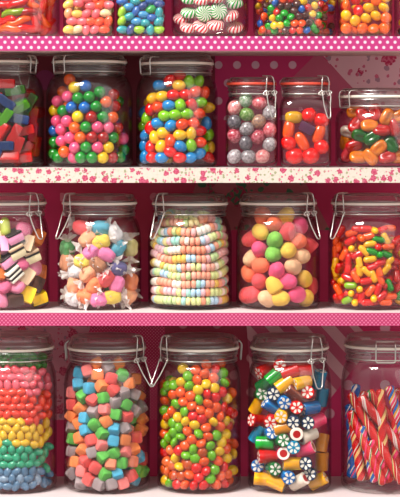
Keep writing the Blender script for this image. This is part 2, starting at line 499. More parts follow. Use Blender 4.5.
T = 'floral-ribbon shelf'
CW = .0155
jar('J01', 22, 38, zA, 33, -70, -58, -45, -25, 'glass jar of red and orange gummy worms, leftmost on the top shelf', hinge=(-40, .02))
jar('J02', 89.5, 25.5, zA, 24, -55, -45, -34, -26, 'small square jar of pink, orange and cream jelly beans on top shelf', True, hinge=(40, .016), gasket='r')
jar('J03', 141, 24, zA, 23, -55, -45, -34, -26, 'small square jar of blue, teal and lime jelly beans on top shelf', True, hinge=(40, .016), gasket='r')
jar('J04', 210, 38.5, zA, 33, -50, -38, -26, -8, 'round glass jar of green and red striped peppermints on the top shelf', hinge=(-40, .02), foot=.016)
jar('J05', 295, 42, zA, 37, -52, -40, -28, -8, 'round glass jar of mixed chocolate beans on the top shelf', hinge=(-40, .02), foot=.014)
jar('J06', 364.5, 26.5, zA, 25, -55, -45, -34, -26, 'small square jar of orange, yellow and red lentil sweets, top shelf', True, hinge=(40, .016), gasket='r')
jar('J07', 425, 31, zA, 28, -55, -43, -32, -18, 'glass jar cut off by the right end of the top shelf', hinge=(-40, .02))
jar('J21', 1, 43, zB, 36.5, 55.5, 62.5, 76, 98, 'glass jar of red, blue and green jelly bars, left of the gumball jar', clip=(150, .02, .006, .016), hinge=(60, .012))
jar('J22', 89.5, 43.5, zB, 37, 55.5, 62.5, 76, 98, 'glass jar of round multicoloured gumballs on the rose-ribbon shelf', hinge=(-46, .021), lid_cx=89)
jar('J23', 176.8, 40.8, zB, 36.5, 54.5, 64, 77, 96, 'glass jar of glossy egg-shaped sweets, right of the gumball jar', hinge=(-52, .021), lid_cx=178)
jar('J24', 251.5, 25.8, zB, 24.5, 77.5, 84, 98, 108, 'small square jar of grey and pink speckled balls with red gasket', True, clip=(42, .031, .007, .014), gasket='r')
jar('J25', 305.2, 25.2, zB, 24.5, 77.5, 84, 98, 108, 'small square jar of red and orange fruit drops with red gasket', True, clip=(45, .031, .007, .014), gasket='r')
jar('J26', 379, 43.5, zB, 40, 88.5, 97, 110, 122, 'low wide jar of orange, red and green gummy drops, right end', hinge=(-58, .021))
jar('J31', 7.5, 41.8, zC, 38.5, 193.5, 203, 217, 243, 'glass jar of liquorice allsorts at the left end of its shelf', clip=(45, .031, .014, CW))
jar('J32', 99.5, 41.8, zC, 37, 194, 203, 217, 243, 'glass jar of paper-wrapped taffy sweets, right of the liquorice allsorts', clip=(-52, .031, .016, CW))
jar('J33', 190, 42, zC, 37.5, 194, 203.5, 217, 243, 'glass jar of pastel candy bead necklaces in the middle of its shelf', clip=(-48, .031, .014, CW))
jar('J34', 278, 42, zC, 38.2, 193.5, 203, 217, 243, 'glass jar of sugared gumdrops, right of the bead necklace jar', clip=(50, .031, .014, CW))
jar('J35', 369.8, 41.8, zC, 38, 193.5, 203, 217, 243, 'glass jar of red, yellow and green jelly capsules at right end', clip=(-52, .031, .014, CW))
jar('J41', 13.5, 43.2, zD, 40, 333, 347, 362, 388, 'tall glass jar of jelly beans layered in rainbow stripes, bottom left', clip=(-125, .03, .008, CW), hinge=(140, .012))
jar('J42', 107, 43, zD, 38.5, 335, 347.5, 362, 388, 'tall glass jar of sugared jelly cubes, right of the rainbow beans', clip=(56, .032, .019, CW), hinge=(-93, .012))
jar('J43', 199, 42, zD, 39.5, 335, 347, 362, 388, 'tall glass jar of green, yellow, orange and red chewy lentils', clip=(-56, .032, .019, CW), hinge=(93, .012))
jar('J44', 289.5, 41.8, zD, 38.8, 335, 347, 362, 388, 'tall glass jar of flower-centred rock candy pieces, bottom shelf', clip=(38, .034, .006, .019))
jar('J45', 384, 43, zD, 39.5, 334, 345, 361, 390, 'tall glass jar of striped twisted candy sticks, bottom right', hinge=(-3, .0245))

# ---------------------------------------------------------------- packing the sweets
class Item:
    __slots__ = ('p', 'r', 'c', 'ang', 'pin', 'vis', 'side', 'extra', 'px', 'py', 'kind')
def inner_r(j, z): return np.interp(z - j.z, j.zs, j.rs)
def front_y(j, X, Z, r):
    Ri = float(inner_r(j, np.array([Z]))[0]) - r
    dx = max(-Ri, min(Ri, X - j.x))
    if j.square: return j.yc - Ri
    return j.yc - math.sqrt(max(0, Ri * Ri - dx * dx))
def parse(s):
    out = []
    for t in s.split():
        q = t.split(','); out.append((float(q[0]), float(q[1]), q[2], float(q[3]) if len(q) > 3 and q[3] else None, q[4] if len(q) > 4 else None))
    return out
def pack(j, pins, rpx, colors, top_py, seed, fill=1.0, layers=3.0, iters=140, rfun=None, soft=1.0):
    """pins: digitised sweets; the room behind them is filled with more of the same. Overlaps are relaxed away."""
    rng = np.random.default_rng(seed); rr = random.Random(seed)
    r0 = rpx * j.k; its = []
    for (px, py, c, ang, ex) in pins:
        r = (rfun(c, ex) if rfun else rpx) * j.k
        y = YF + r
        for _ in range(4):
            X, Z = PX(px, y), PZ(py, y); y = front_y(j, X, Z, r)
        it = Item(); it.p = [PX(px, y), y, max(PZ(py, y), j.z + j.floor + r * .9)]; it.r, it.c, it.ang, it.pin, it.extra, it.kind = r, c, ang, True, ex, None
        its.append(it)
    ztop = PZ(top_py, j.yc)
    P = np.array([i.p for i in its]).reshape(-1, 3)
    Rb = j.R
    M = 60000
    C = np.stack([rng.uniform(-Rb, Rb, M) + j.x, rng.uniform(-Rb, Rb, M) + j.yc, rng.uniform(j.z + j.floor + r0, ztop, M)], 1)
    Ri = inner_r(j, C[:, 2]) - r0
    dx, dy = C[:, 0] - j.x, C[:, 1] - j.yc
    if j.square: dep = Ri - np.maximum(np.abs(dx), -dy); ok = (dep > 0) & (np.abs(dy) < Ri); ang = np.zeros(M)
    else:
        rho = np.hypot(dx, dy); dep = Ri - rho; ok = dep > 0; ang = np.degrees(np.arctan2(np.abs(dx), -dy))
    ok &= (dep < layers * 2 * r0) & (ang < 112)
    box_v = (2 * Rb) ** 2 * max(ztop - j.z - j.floor - r0, 1e-6)
    vol = box_v * ok.mean()
    n = int(fill * .56 * vol / (4 / 3 * PI * r0 ** 3)) - len(its)
    C = C[ok]; keep = []; pts = list(P)
    for c in C:                                   # dart throwing
        if len(keep) >= max(n, 0): break
        if len(pts):
            d2 = ((np.array(pts) - c) ** 2).sum(1).min()
            if d2 < (1.15 * r0) ** 2: continue
        keep.append(c); pts.append(c)
    for c in keep:
        it = Item(); it.p = list(c); it.r, it.c, it.ang, it.pin, it.extra, it.kind = r0, rr.choice(colors), None, False, None, None
        its.append(it)
    X = np.array([i.p for i in its]); R = np.array([i.r for i in its]) * soft
    pin = np.array([i.pin for i in its])
    W = np.where(pin[:, None], np.array([[.10, .55, .10]]), 1.0)
    for _ in range(iters):
        D = X[:, None, :] - X[None, :, :]; d = np.sqrt((D ** 2).sum(2)) + 1e-9
        ov = (R[:, None] + R[None, :]) - d; np.fill_diagonal(ov, 0); ov = np.maximum(ov, 0)
        F = (D / d[:, :, None]) * ov[:, :, None]
        wsum = W[:, None, :] + W[None, :, :]
        X = X + (F * W[:, None, :] / wsum).sum(1) * .55
        X[pin, 1] -= .00012
        X[~pin, 2] -= .00005
        Ri = inner_r(j, X[:, 2]) - R
        dx, dy = X[:, 0] - j.x, X[:, 1] - j.yc
        if j.square:
            X[:, 0] = j.x + np.clip(dx, -Ri, Ri); X[:, 1] = j.yc + np.clip(dy, -Ri, Ri)
        else:
            rho = np.hypot(dx, dy) + 1e-9; s = np.minimum(1, Ri / rho)
            X[:, 0] = j.x + dx * s; X[:, 1] = j.yc + dy * s
        X[:, 2] = np.maximum(X[:, 2], j.z + j.floor + R * .98)
        X[~pin, 2] = np.minimum(X[~pin, 2], ztop)
    for i, it in enumerate(its): it.p = X[i]
    return its
def visibility(its, foot=None):
    """how many half-pixels of each sweet the camera sees, from the photo's place and from a step to each side"""
    res = []
    for cx in (0.0, -.4, .4):
        g = 2.0; pr = []
        for it in its:
            d = L + it.p[1]; f = L / d / S * g
            pr.append(((it.p[0] - cx) * f, -(it.p[2] - Z0) * f, it.r * f, d))
        x0 = min(p[0] - p[2] for p in pr) - 2; y0 = min(p[1] - p[2] for p in pr) - 2
        w = int(max(p[0] + p[2] for p in pr) - x0) + 4; h = int(max(p[1] + p[2] for p in pr) - y0) + 4
        zb = np.full((h, w), 1e9); ib = np.full((h, w), -1)
        for n, (a, b, r, d) in enumerate(pr):
            a -= x0; b -= y0
            i0, i1, k0, k1 = int(b - r), int(b + r) + 2, int(a - r), int(a + r) + 2
            yy, xx = np.mgrid[i0:i1, k0:k1]
            q = 1 - ((xx - a) ** 2 + (yy - b) ** 2) / (r * r)
            dz = np.where(q > 0, d - np.sqrt(np.maximum(q, 0)) * its[n].r, 1e9)
            m = dz < zb[i0:i1, k0:k1]
            zb[i0:i1, k0:k1][m] = dz[m]; ib[i0:i1, k0:k1][m] = n
        cnt = np.bincount(ib[ib >= 0].ravel(), minlength=len(its))
        area = np.array([PI * p[2] ** 2 for p in pr])
        res.append((cnt, cnt / area))
    for n, it in enumerate(its):
        it.vis = res[0][1][n]; it.side = max(res[1][1][n], res[2][1][n]); it.px = 200 + it.p[0] * L / (L + it.p[1]) / S; it.py = HOR - (it.p[2] - Z0) * L / (L + it.p[1]) / S
    return its
def cull(its, lo=.07):
    visibility(its)
    return [i for i in its if i.vis > lo or i.side > .45]

# ---------------------------------------------------------------- labels
def labelled(its, names, kind, jarname, zone_word='sweet'):
    """each label singles one out by colour and by the colours of the neighbours; true look-alikes share one"""
    main = [i for i in its if i.vis > .22]
    X = np.array([(i.px, i.py) for i in main]); r = np.array([i.r for i in main]) / S
    nb = []
    for n, i in enumerate(main):
        d = X - X[n]; dist = np.hypot(d[:, 0], d[:, 1]); q = {}
        for nm, test in (('above', lambda a: a[1] < -abs(a[0])), ('below', lambda a: a[1] > abs(a[0])), ('left', lambda a: a[0] < -abs(a[1])), ('right', lambda a: a[0] > abs(a[1]))):
            c = [(dist[m], m) for m in range(len(main)) if m != n and test(d[m]) and dist[m] < 1.5 * (r[n] + r[m])]
            q[nm] = names[main[min(c)[1]].c] if c else None
        nb.append(q)
    K = lambda i: kind(i) if callable(kind) else kind
    def desc(n, dirs):
        i = main[n]; s = f'{names[i.c]} {K(i)}'
        qs = [f'{nb[n][d]} {d}' for d in dirs if nb[n][d]]
        return s, (', '.join(qs))
    same = {}
    for n, i in enumerate(main): same.setdefault((names[i.c], K(i)), []).append(n)
    lab = {}
    for key, ids in same.items():
        base = f'{key[0]} {key[1]}'
        if len(ids) == 1: lab[ids[0]] = f'the only {base} showing in the {jarname}'; continue
        used = set()
        for word, fn in (('topmost', lambda n: main[n].py), ('lowest', lambda n: -main[n].py), ('leftmost', lambda n: main[n].px), ('rightmost', lambda n: -main[n].px)):
            srt = sorted(ids, key=fn)
            if srt[0] not in used and abs(fn(srt[0]) - fn(srt[1])) > 1.5:
                used.add(srt[0]); lab[srt[0]] = f'{word} {base} in the {jarname}'
    order = [('above', 'below'), ('left', 'right'), ('above', 'right'), ('below', 'left'), ('above', 'left'), ('below', 'right'),
             ('above', 'below', 'left'), ('above', 'left', 'right'), ('below', 'left', 'right'), ('above', 'below', 'right'), ('above', 'below', 'left', 'right')]
    for dirs in order:
        cnt = {}
        for n in range(len(main)):
            if all(nb[n][d] for d in dirs): cnt.setdefault(desc(n, dirs), []).append(n)
        for dsc, ids in cnt.items():
            if len(ids) == 1 and ids[0] not in lab:
                lab[ids[0]] = f'{dsc[0]} with {dsc[1]}, in the {jarname}'
    ys = sorted(i.py for i in main); xs = sorted(i.px for i in main)
    def zone(i, rows=5, cols=5):
        y = (i.py - ys[0]) / max(1e-6, ys[-1] - ys[0]); x = (i.px - xs[0]) / max(1e-6, xs[-1] - xs[0])
        v = ['at the top', 'in the upper part', 'at mid height', 'in the lower part', 'at the bottom'][min(4, int(y * 5))]
        h = ['by the left side', 'left of centre', 'in the centre', 'right of centre', 'by the right side'][min(4, int(x * 5))]
        return f'{h} {v}'
    for n, i in enumerate(main):
        if n not in lab:
            s = f'{names[i.c]} {K(i)} {zone(i)} of the {jarname}'
            lab[n] = s
    for n, i in enumerate(main): i.extra = (i.extra, lab[n])
    for i in its:
        if i.vis <= .22:
            i.extra = (i.extra, f'{names[i.c]} {K(i)} mostly hidden behind others in the {jarname}')
    for i in its:
        w = i.extra[1].split()
        if len(w) > 16: i.extra = (i.extra[0], ' '.join(x for x in w if x not in ('the', 'with')))

MESHES = {}
def orient(ang, rr, tilt=.5, axis='x'):
    """rotation that lays the long (x) axis along the given screen angle, with a little depth and spin"""
    a = math.radians(ang) if ang is not None else rr.uniform(0, 2 * PI)
    dpt = rr.uniform(-tilt, tilt)
    return Matrix.Rotation(-a, 4, 'Y') @ Matrix.Rotation(dpt, 4, 'Z') @ Matrix.Rotation(rr.uniform(0, 2 * PI), 4, 'X')
def fit(j, it, rr, half, make):
    """try rotations until both ends of the long (x) axis stay inside the glass"""
    best = None
    for n in range(40):
        m = make(n); worst = 0
        for sg in (-1, 1):
            p = Vector(it.p) + m @ Vector((sg * half, 0, 0))
            Ri = float(inner_r(j, np.array([p.z]))[0]) - it.r * .45
            dx, dy = p.x - j.x, p.y - j.yc
            d = max(abs(dx), abs(dy)) if j.square else math.hypot(dx, dy)
            worst = max(worst, d - Ri, (j.z + j.floor + it.r * .45) - p.z)
        if best is None or worst < best[0]: best = (worst, m)
        if worst <= 0: break
    return best[1]
def fit_orient(j, it, rr, half, tilt):
    return fit(j, it, rr, half, lambda n: orient(it.ang if n < 12 else (it.ang or 0) + rr.uniform(-90, 90) * n / 40, rr, tilt * (1 + n / 12)))
def facing(rr, spread=.6):
    """rotation that turns the local z axis roughly to the camera"""
    return Matrix.Rotation(rr.uniform(-spread, spread), 4, 'Z') @ Matrix.Rotation(PI / 2 + rr.uniform(-spread, spread), 4, 'X') @ Matrix.Rotation(rr.uniform(0, 2 * PI), 4, 'Z')
def place(name, me, it, rot, cat, group, children=()):
    o = link(name, me)
    o.matrix_world = Matrix.Translation(Vector(it.p)) @ rot
    tag(o, it.extra[1], cat, group)
    for cn, cm in children:
        link(cn, cm, o)
    return o
def rand_rot(rr): return Euler((rr.uniform(0, 6.3), rr.uniform(0, 6.3), rr.uniform(0, 6.3))).to_matrix().to_4x4()

# shapes ---------------------------------------------------------------
def sh_ball(r): return MB().add(*sphere(r, r, r, 20, 12))
def sh_egg(r):
    vs, fs = sphere(r, r, r, 18, 12)
    return MB().add([(z * 1.18 + 0, y * .95 * (1 - .10 * z / r), x * .95 * (1 - .10 * z / r)) for x, y, z in vs], fs)
def sh_bean(r, ln=1.42, bend=.22):
    vs, fs = sphere(r, r, r, 16, 12)
    return MB().add([(z * ln, y * .92, x * .92 - bend * (z / r) ** 2 * r + bend * .4 * r) for x, y, z in vs], fs)
def sh_capsule(r, half):
    prof = [(max(1e-5, r * math.sin(PI / 2 * t)), -half + r - r * math.cos(PI / 2 * t)) for t in [i / 5 for i in range(6)]]
    prof += [(a, -z) for a, z in reversed(prof)]
    vs, fs = lathe(prof, 14)
    return MB().add([(z, y, x) for x, y, z in vs], [f[::-1] for f in fs])
def sh_lentil(r, flat=.58):
    vs, fs = sphere(r, r, r * flat, 18, 10); return MB().add(vs, fs)
def sh_cube(s, n=7): return MB().add(*cubegrid(s, s, s, 6, n))
def sh_gumdrop(r, h):
    prof = [(1e-5, 0), (r * .8, 0), (r * .95, h * .04), (r, h * .14), (r * .97, h * .34), (r * .88, h * .58), (r * .68, h * .82), (r * .4, h * .96), (1e-5, h)]
    vs, fs = lathe([(a, z - h * .45) for a, z in prof], 18); return MB().add(vs, fs)

# data: x,y,colour[,angle] in photo pixels -----------------------------------------------
G = dict
def run(code, pins, rpx, palette, names, top, seed, kind, jarname, name, cat, builder, **kw):
    j = JARS[code]; cols = kw.pop('fillcols', None) or [c for c in palette]
    its = pack(j, parse(pins) if isinstance(pins, str) else pins, rpx, cols, top, seed, **kw)
    its = cull(its)
    labelled(its, names, kind, jarname)
    rr = random.Random(seed + 5); grp = f'{jarname} contents'
    for it in its: builder(j, it, rr, palette, name, cat, grp)
    return its
def mesh_for(key, fn):
    if key not in MESHES: MESHES[key] = fn()
    return MESHES[key]

# ---- gumballs
NM = G(r='red', p='pink', g='green', b='blue', y='yellow', o='orange')
PAL = G(r='#a41024', p='#ee6a8c', g='#0f8a3c', b='#1668b4', y='#f4cf0c', o='#f0701c')
def b_ball(j, it, rr, pal, name, cat, grp):
    me = mesh_for((name, it.c), lambda: sh_ball(it.r).mesh('gumball', m_candy(pal[it.c], .22, .35)))
    o = place(name, me, it, Matrix.Identity(4), cat, grp)
run('J22', '''71.8,91,y 83.7,91,b 65.3,83,o 77.9,100,g 88.5,99.5,g 53.8,101.4,p 61.2,97,p 68.7,109,b 58.4,111.5,g 84.2,109.8,b 76.2,118.7,y 53.4,121.8,p 64.4,123,p
 89.5,119.3,r 50.4,110.6,y 97.8,95,g 101.2,106,o 93,108,g 120.8,107,r 118.8,118,o 105.8,118.4,g 56.6,133,p 70.2,134.7,p 83.7,128,g 80.2,138.6,o 90.3,137.8,r 49,132,b
 51.8,142.4,g 61.8,143.6,p 73.3,146.4,p 51.3,152.4,g 64.7,154.5,o 56,160,g 85.1,148.7,g 77.9,158,g 91,159.4,g 68.7,162,p 74,127,o 100,130.3,p 112.7,129.8,p 123,128.6,r
 106.4,140,r 118.8,139,g 127.2,140,p 97.8,148.2,p 113.5,150,y 104.7,158.9,y 127.3,149.3,g 121.3,158,g 112.7,161,r''',
    5.95, PAL, NM, 92, 1, 'gumball', 'gumball jar', 'gumball', 'gumball', b_ball, fillcols=list('rrpggbog'), soft=.97)

# ---- candy eggs
PALE = G(r='#e02a1e', b='#0a86c4', y='#f6c416', g='#8cc42a', o='#f25c22')
NME = G(r='red', b='blue', y='yellow', g='lime', o='orange')
def b_egg(j, it, rr, pal, name, cat, grp):
    me = mesh_for((name, it.c), lambda: sh_egg(it.r).mesh('candy egg', m_candy(pal[it.c], .22, .35)))
    place(name, me, it, orient(it.ang, rr, .45), cat, grp)
run('J23', '''158,84.5,b,0 147.5,100.2,y,30 161.2,97,y,10 181.2,88.7,y,0 171.7,85.5,r,60 183.3,78.5,r,0 199,83.4,g,60 191.7,85,g,90 197.6,92.9,o,30 208.5,95,o,70 180.5,101.3,g,110
 194.8,104.6,r,-50 188.5,98,r,0 210.6,107.6,y,0 169.6,106.5,b,0 153.9,108.6,o,20 145.5,110.7,r,90 162.3,115,g,0 173.8,118,g,0 186.4,113.9,g,0 144.4,119,g,90 203.2,115,o,0
 198,122.3,o,-20 156,123,b,-20 168.6,125.4,b,40 182.2,125.4,o,20 210,123.3,b,90 145.5,126,r,80 192.3,131.7,y,80 204.3,131.7,r,0 153.9,136.3,y,100 163.3,136,y,0 181.2,138,y,0
 169.6,140,o,80 192.3,145.4,g,100 202.8,143.3,o,0 180.5,149,b,-30 147.5,148.5,r,90 158,150.2,y,70 210.6,149.6,y,80 143.4,136,b,60 141.6,144.5,b,90 142.6,155,b,90 170.7,154.8,r,-20
 191,158,b,10 202.8,154.8,b,20 153,160,r,0 162,160,b,0 180,160.5,r,0 213.5,134,g,90 201,102,g,0 173.8,97,r,0''',
    5.9, PALE, NME, 84, 2, 'candy egg', 'candy egg jar', 'candy_egg', 'candy egg', b_egg, soft=.96)

# ---- speckled balls
PALS = G(s='#e8868a', g='#8fae8a', p='#e2606c', n='#6f9a4e', k='#a4969c', d='#5c545c', e='#d8a88c', m='#b03848', t='#8e8488')
NMS = G(s='salmon', g='sage', p='pink', n='green', k='grey', d='charcoal', e='peach', m='crimson', t='ash')
def b_speck(j, it, rr, pal, name, cat, grp):
    sec = G(s='#f0b8b4', g='#c8d0c0', p='#f09aa0', n='#a8bc84', k='#cfc6c8', d='#8a8288', e='#a08078', m='#dc8490', t='#c4bcc0')[it.c]
    me = mesh_for((name, it.c), lambda: MB().add(*sphere(it.r * 1.08, it.r * .96, it.r * .95, 20, 14)).mesh('speckled ball', m_speckle(pal[it.c], sec)))
    place(name, me, it, orient(it.ang, rr, .4), cat, grp)
run('J24', '''237,115.4,s 247.7,107.8,g 258.3,105.8,p 250.7,120.4,n 265.8,116,k 233.6,129.7,d 259,127.5,e,30 244.7,133.5,t,30 268.6,136.5,p 254.5,141.8,m 236.4,145.6,m 268.8,148,k
 232.8,156,k 247,157,t 259.8,156.8,s 247.6,147,d''', 7.2, PALS, NMS, 118, 3, 'speckled ball', 'speckled ball jar', 'speckled_ball', 'hard candy', b_speck, layers=2.5, soft=.97)

# ---- fruit drops (small jar)
PALF = G(y='#d8a81a', u='#5c2a4a', o='#f06a1c', r='#ec2c30', e='#e83c34')
NMF = G(y='yellow', u='purple', o='orange', r='red', e='scarlet')
def sh_rasp(r):
    vs, fs = sphere(r, r, r, 28, 20)
    f = lambda x, y, z: 1 + .055 * math.sin(x / r * 8) * math.sin(y / r * 8 + 1) * math.sin(z / r * 8 + 2)
    return MB().add([(x * f(x, y, z) * 1.08, y * f(x, y, z), z * f(x, y, z) * .98) for x, y, z in vs], fs)
def b_drop(j, it, rr, pal, name, cat, grp):
    if it.c == 'u': me = mesh_for((name, 'u'), lambda: MB().add(*cubegrid(it.r * 1.12, it.r * .8, it.r * .72, 6, 8)).mesh('fruit drop', m_gummy(pal['u'])))
    elif it.c == 'o': me = mesh_for((name, 'o'), lambda: MB().add(*superbox(it.r * 1.45, it.r * .8, it.r * .78, 2.5, 16, 12)).mesh('fruit drop', m_gummy(pal['o'])))
    elif it.c == 'y': me = mesh_for((name, 'y'), lambda: MB().add(*superbox(it.r * 1.2, it.r * .9, it.r * .85, 2.8, 16, 12)).mesh('fruit drop', m_gummy(pal['y'])))
    else: me = mesh_for((name, it.c), lambda: sh_rasp(it.r).mesh('fruit drop', m_gummy(pal[it.c])))
    rot = Matrix.Rotation(-math.radians(it.ang), 4, 'Y') if (it.ang is not None and it.pin) else orient(it.ang, rr, .5)
    place(name, me, it, rot, cat, grp)
run('J25', '''292.4,120.7,y,0 306.7,127.5,u,-28 301.6,141.8,o,-62 292.6,156.4,e,0 313.2,156,e,0 320.5,123.7,r 319.3,135,o,70 318.4,145.5,r 289.5,143,r 288.2,131.5,o,80 309,116,r''',
    7.2, PALF, NMF, 126, 4, 'fruit drop', 'fruit drop jar', 'fruit_drop', 'boiled sweet', b_drop, fillcols=list('rreo'), layers=2.4, soft=.90, rfun=lambda c, e: 8.4 if c == 'e' else 7.3)

# ---- gummy drops (wide jar)
PALG = G(o='#d48024', r='#b01a1a', g='#0a5a24', w='#c8b4a8', p='#d05058')
NMG = G(o='orange', r='red', g='green', w='white', p='pink')
def sh_gum(r):
    vs, fs = sphere(1, 1, 1, 22, 14); out = []
    for x, y, z in vs:
        d = (abs(x) ** 3 + abs(y) ** 3 + abs(z) ** 2.4) ** (1 / 3)
        rim = 1 - .35 * math.exp(-((x * 1.1) ** 2 + (y * 1.6) ** 2) * 4) * (1 if z > 0 else .3)
        out.append((x / d * r * 1.32, y / d * r * .92, z / d * r * .66 * rim))
    return MB().add(out, fs)
def b_gum(j, it, rr, pal, name, cat, grp):
    me = mesh_for((name, it.c), lambda: sh_gum(it.r).mesh('gummy drop', m_gummy(pal[it.c])))
    a = math.radians(it.ang) if it.ang is not None else rr.uniform(0, PI)
    rot = Matrix.Rotation(-a, 4, 'Y') @ Matrix.Rotation(PI / 2 + rr.uniform(-.7, .7), 4, 'X') @ Matrix.Rotation(rr.uniform(-.4, .4), 4, 'Y')
    place(name, me, it, rot, cat, grp)
run('J26', '''350,113,o,10 371.2,116,r 385,116,o,60 366.2,128.3,o,0 354,129.3,r 345,131.3,w,0 359.2,138.3,g,-20 371.2,142.4,g,30 394.4,145.4,g 392.4,131.3,r 380.3,134.3,r 342,142.4,o,70
 352,147.4,r 345,149.5,p 378.3,150.4,o,40 351.5,157.5,o,0 367,157.5,o,-40 382.3,158.5,r,10 396,157.5,o 360,120,r 398,117,o 403,134,r 408,150,o''', 6.8, PALG, NMG, 114, 5, 'gummy drop', 'gummy drop jar', 'gummy_drop', 'gummy sweet', b_gum,
    fillcols=list('oorrrg'), soft=.92)

# ---- jelly bars
PALB = G(b='#12305e', g='#5a9420', r='#bc1018', d='#3a601c')
NMB = G(b='blue', g='green', r='red', d='olive')
def sh_bar(r):
    vs, fs = cubegrid(r * 1.55, r * .78, r * .72, 9, 9)
    out = [(x, y, z * (1 - .10 * (math.cos(x / r * 6.5) ** 8)) if z > 0 else z) for x, y, z in vs]
    return MB().add(out, fs)
def b_bar(j, it, rr, pal, name, cat, grp):
    me = mesh_for((name, it.c), lambda: sh_bar(it.r).mesh('jelly bar', m_gummy(pal[it.c])))
    rot = Matrix.Rotation(-math.radians(it.ang), 4, 'Y') @ Matrix.Rotation(rr.uniform(-.5, .5), 4, 'X') if it.ang is not None else orient(None, rr, .5)
    place(name, me, it, rot, cat, grp)
run('J21', '''9.6,101.8,b,-35 8.6,118,g,55 26.8,109.4,g,30 35,103.5,d,60 21,90,d,10 9.6,84,r,0 8.6,134.3,r,58 8.6,149.6,b,0 28.7,129.5,r,15 24.9,147.6,r,70 36,146,r,80 26.8,119,b,-10
 11.5,160,r,0 28,159,r,5 19.5,135,r,60 -8,100,r -10,120,g -8,140,r -6,158,b 38,118,r,80 38,132,r,85''', 6.6, PALB, NMB, 88, 6, 'jelly bar', 'jelly bar jar', 'jelly_bar', 'gummy sweet', b_bar,
    fillcols=list('rrrbgd'), soft=.95)

# ---- gumdrops
PALD = G(y='#f6c812', o='#f4702c', r='#e22c48', p='#ee4e80', g='#7cbc2c', c='#f4c49c')
NMD = G(y='yellow', o='orange', r='red', p='pink', g='green', c='cream')
def b_gd(j, it, rr, pal, name, cat, grp):
    me = mesh_for((name, it.c), lambda: sh_gumdrop(it.r * 1.02, it.r * 1.95).mesh('gumdrop', m_sugar(pal[it.c], .13)))
    rot = facing(rr, .9) if rr.random() < .6 else rand_rot(rr)
    place(name, me, it, rot, cat, grp)
run('J34', '''262.2,235.3,y 274.7,226.5,o 283.5,233.1,r 299,230.5,p 285.7,220,y 261,225,o 297.8,240.8,o 308.8,251.8,r 268.1,256.2,g 274.7,243,g 284.2,252.2,y 250.5,258.4,c 257.1,249.6,p
 247.4,241.5,r 246.1,273.8,o 261.5,268,o 260.4,278,r 275.8,272.3,p 293.8,272.7,c 308.8,277.1,y 302.2,261.7,c 254.9,290.3,r 275.8,287,y 294.5,288.1,p 311,290,r 265.9,298,c 283.5,298,y
 305.5,298,y 247.2,297,r 287.9,281,p''', 8.3, PALD, NMD, 230, 7, 'gumdrop', 'gumdrop jar', 'gumdrop', 'gumdrop', b_gd, layers=2.2, soft=.95)

# ---- capsules
PALC = G(r='#d8181e', o='#f46a14', y='#f4b818', g='#1c8a34', l='#8cb42c')
NMC = G(r='red', o='orange', y='yellow', g='green', l='lime')
def b_cap(j, it, rr, pal, name, cat, grp):
    r = it.r * .76
    me = mesh_for((name, it.c), lambda: sh_capsule(r, r * 2.0).mesh('jelly capsule', m_candy(pal[it.c], .2, .4)))
    if it.extra[0] == 'e': rot = Matrix.Rotation(rr.uniform(-.3, .3), 4, 'X') @ Matrix.Rotation(PI / 2 + rr.uniform(-.3, .3), 4, 'Z')
    else: rot = fit_orient(j, it, rr, r * 1.6, .25 if it.ang is not None else 1.0)
    place(name, me, it, rot, cat, grp)
run('J35', '''336,231,r,60 334,239,o,80 346,233,o,20 353,229,r,0 357,237.5,o,0,e 345,240,r,30 345.5,248,y,0,e 360.5,250.5,y,-42 332.5,251,o,90 338,254,o,60 342,260,r,85 352,255,r,30
 354.5,264,y,-80 332.5,262,y,80 374.5,230.5,y,0,e 365.5,236.5,o,15 380,239.5,g,-10 390,238.5,y,-60 393,246.5,o,5 369.5,245,y,8 373,251.5,g,-15 379.5,256,g,0,e 391,254.5,g,-12 369,259,y,8
 380,263,r,20 393,263,y,50 381,248,r,0,e 333.4,270,y,-75 342,267,r,80 355,268.5,y,-78 365.3,271.4,y,-38 374.2,276,y,-70 382.2,277,o,-65 389.7,268,y,50 374.7,266.5,r,20 350.3,276,o,-60
 393.8,284.5,g,-70 363.5,281,r,10 343.8,285.5,l,0 336,280,y,0,e 354.5,289.8,y,0,e 345.1,293,y,0,e 348.8,301,y,0,e 334.4,289.2,o,-60 369.1,290.1,o,50 381.3,290.1,r,70 372.3,298.6,y,0,e
 341,299.5,l,20 358.8,298,r,80 365.3,300.5,r,0 394.4,296.7,o,5 386,297,r,40 331,297.6,r,80 341,277,r,0 389.7,302,o,0 402,240,r 404,252,y 405,265,o 404,280,r 404,294,g
 362,229,r,0 385,230,r,20 395,228,o,0''', 4.5, PALC, NMC, 232, 8, 'jelly capsule', 'jelly capsule jar', 'jelly_capsule', 'jelly sweet', b_cap, fillcols=list('rrroy'), soft=.86, fill=1.15, layers=2.8)

# ---- rainbow beans (laid in colour bands)
PALR = G(g='#3f8a34', p='#ee7482', q='#ea606c', o='#ee5228', y='#f2c63c', t='#1ea27c', b='#5a7c9c', c='#8aa0b8')
NMR = G(g='green', p='pink', q='rose', o='orange', y='yellow', t='teal', b='blue', c='greyblue')
def rainbow():
    rr = random.Random(5); out = []; y = 486.0; row = 0
    while y > 352:
        x = -30 + (row % 2) * 4.8
        while x < 57:
            yy = y + rr.uniform(-2, 2); xx = x + rr.uniform(-1.8, 1.8)
            e = yy + 2.2 * math.sin(x * .13)
            c = 'g' if e < 367 else ('p' if e < 393 else ('o' if e < 420 else ('y' if e < 445 else ('t' if e < 468 else rr.choice('bbc')))))
            if c == 'p' and rr.random() < .3: c = 'q'
            if abs(xx - 13.5) < 42: out.append((xx, yy, c, rr.choice([0, 10, -15, 30, 80, 100, 60, -40]), None))
            x += 9.5
        y -= 7.2; row += 1
    return out
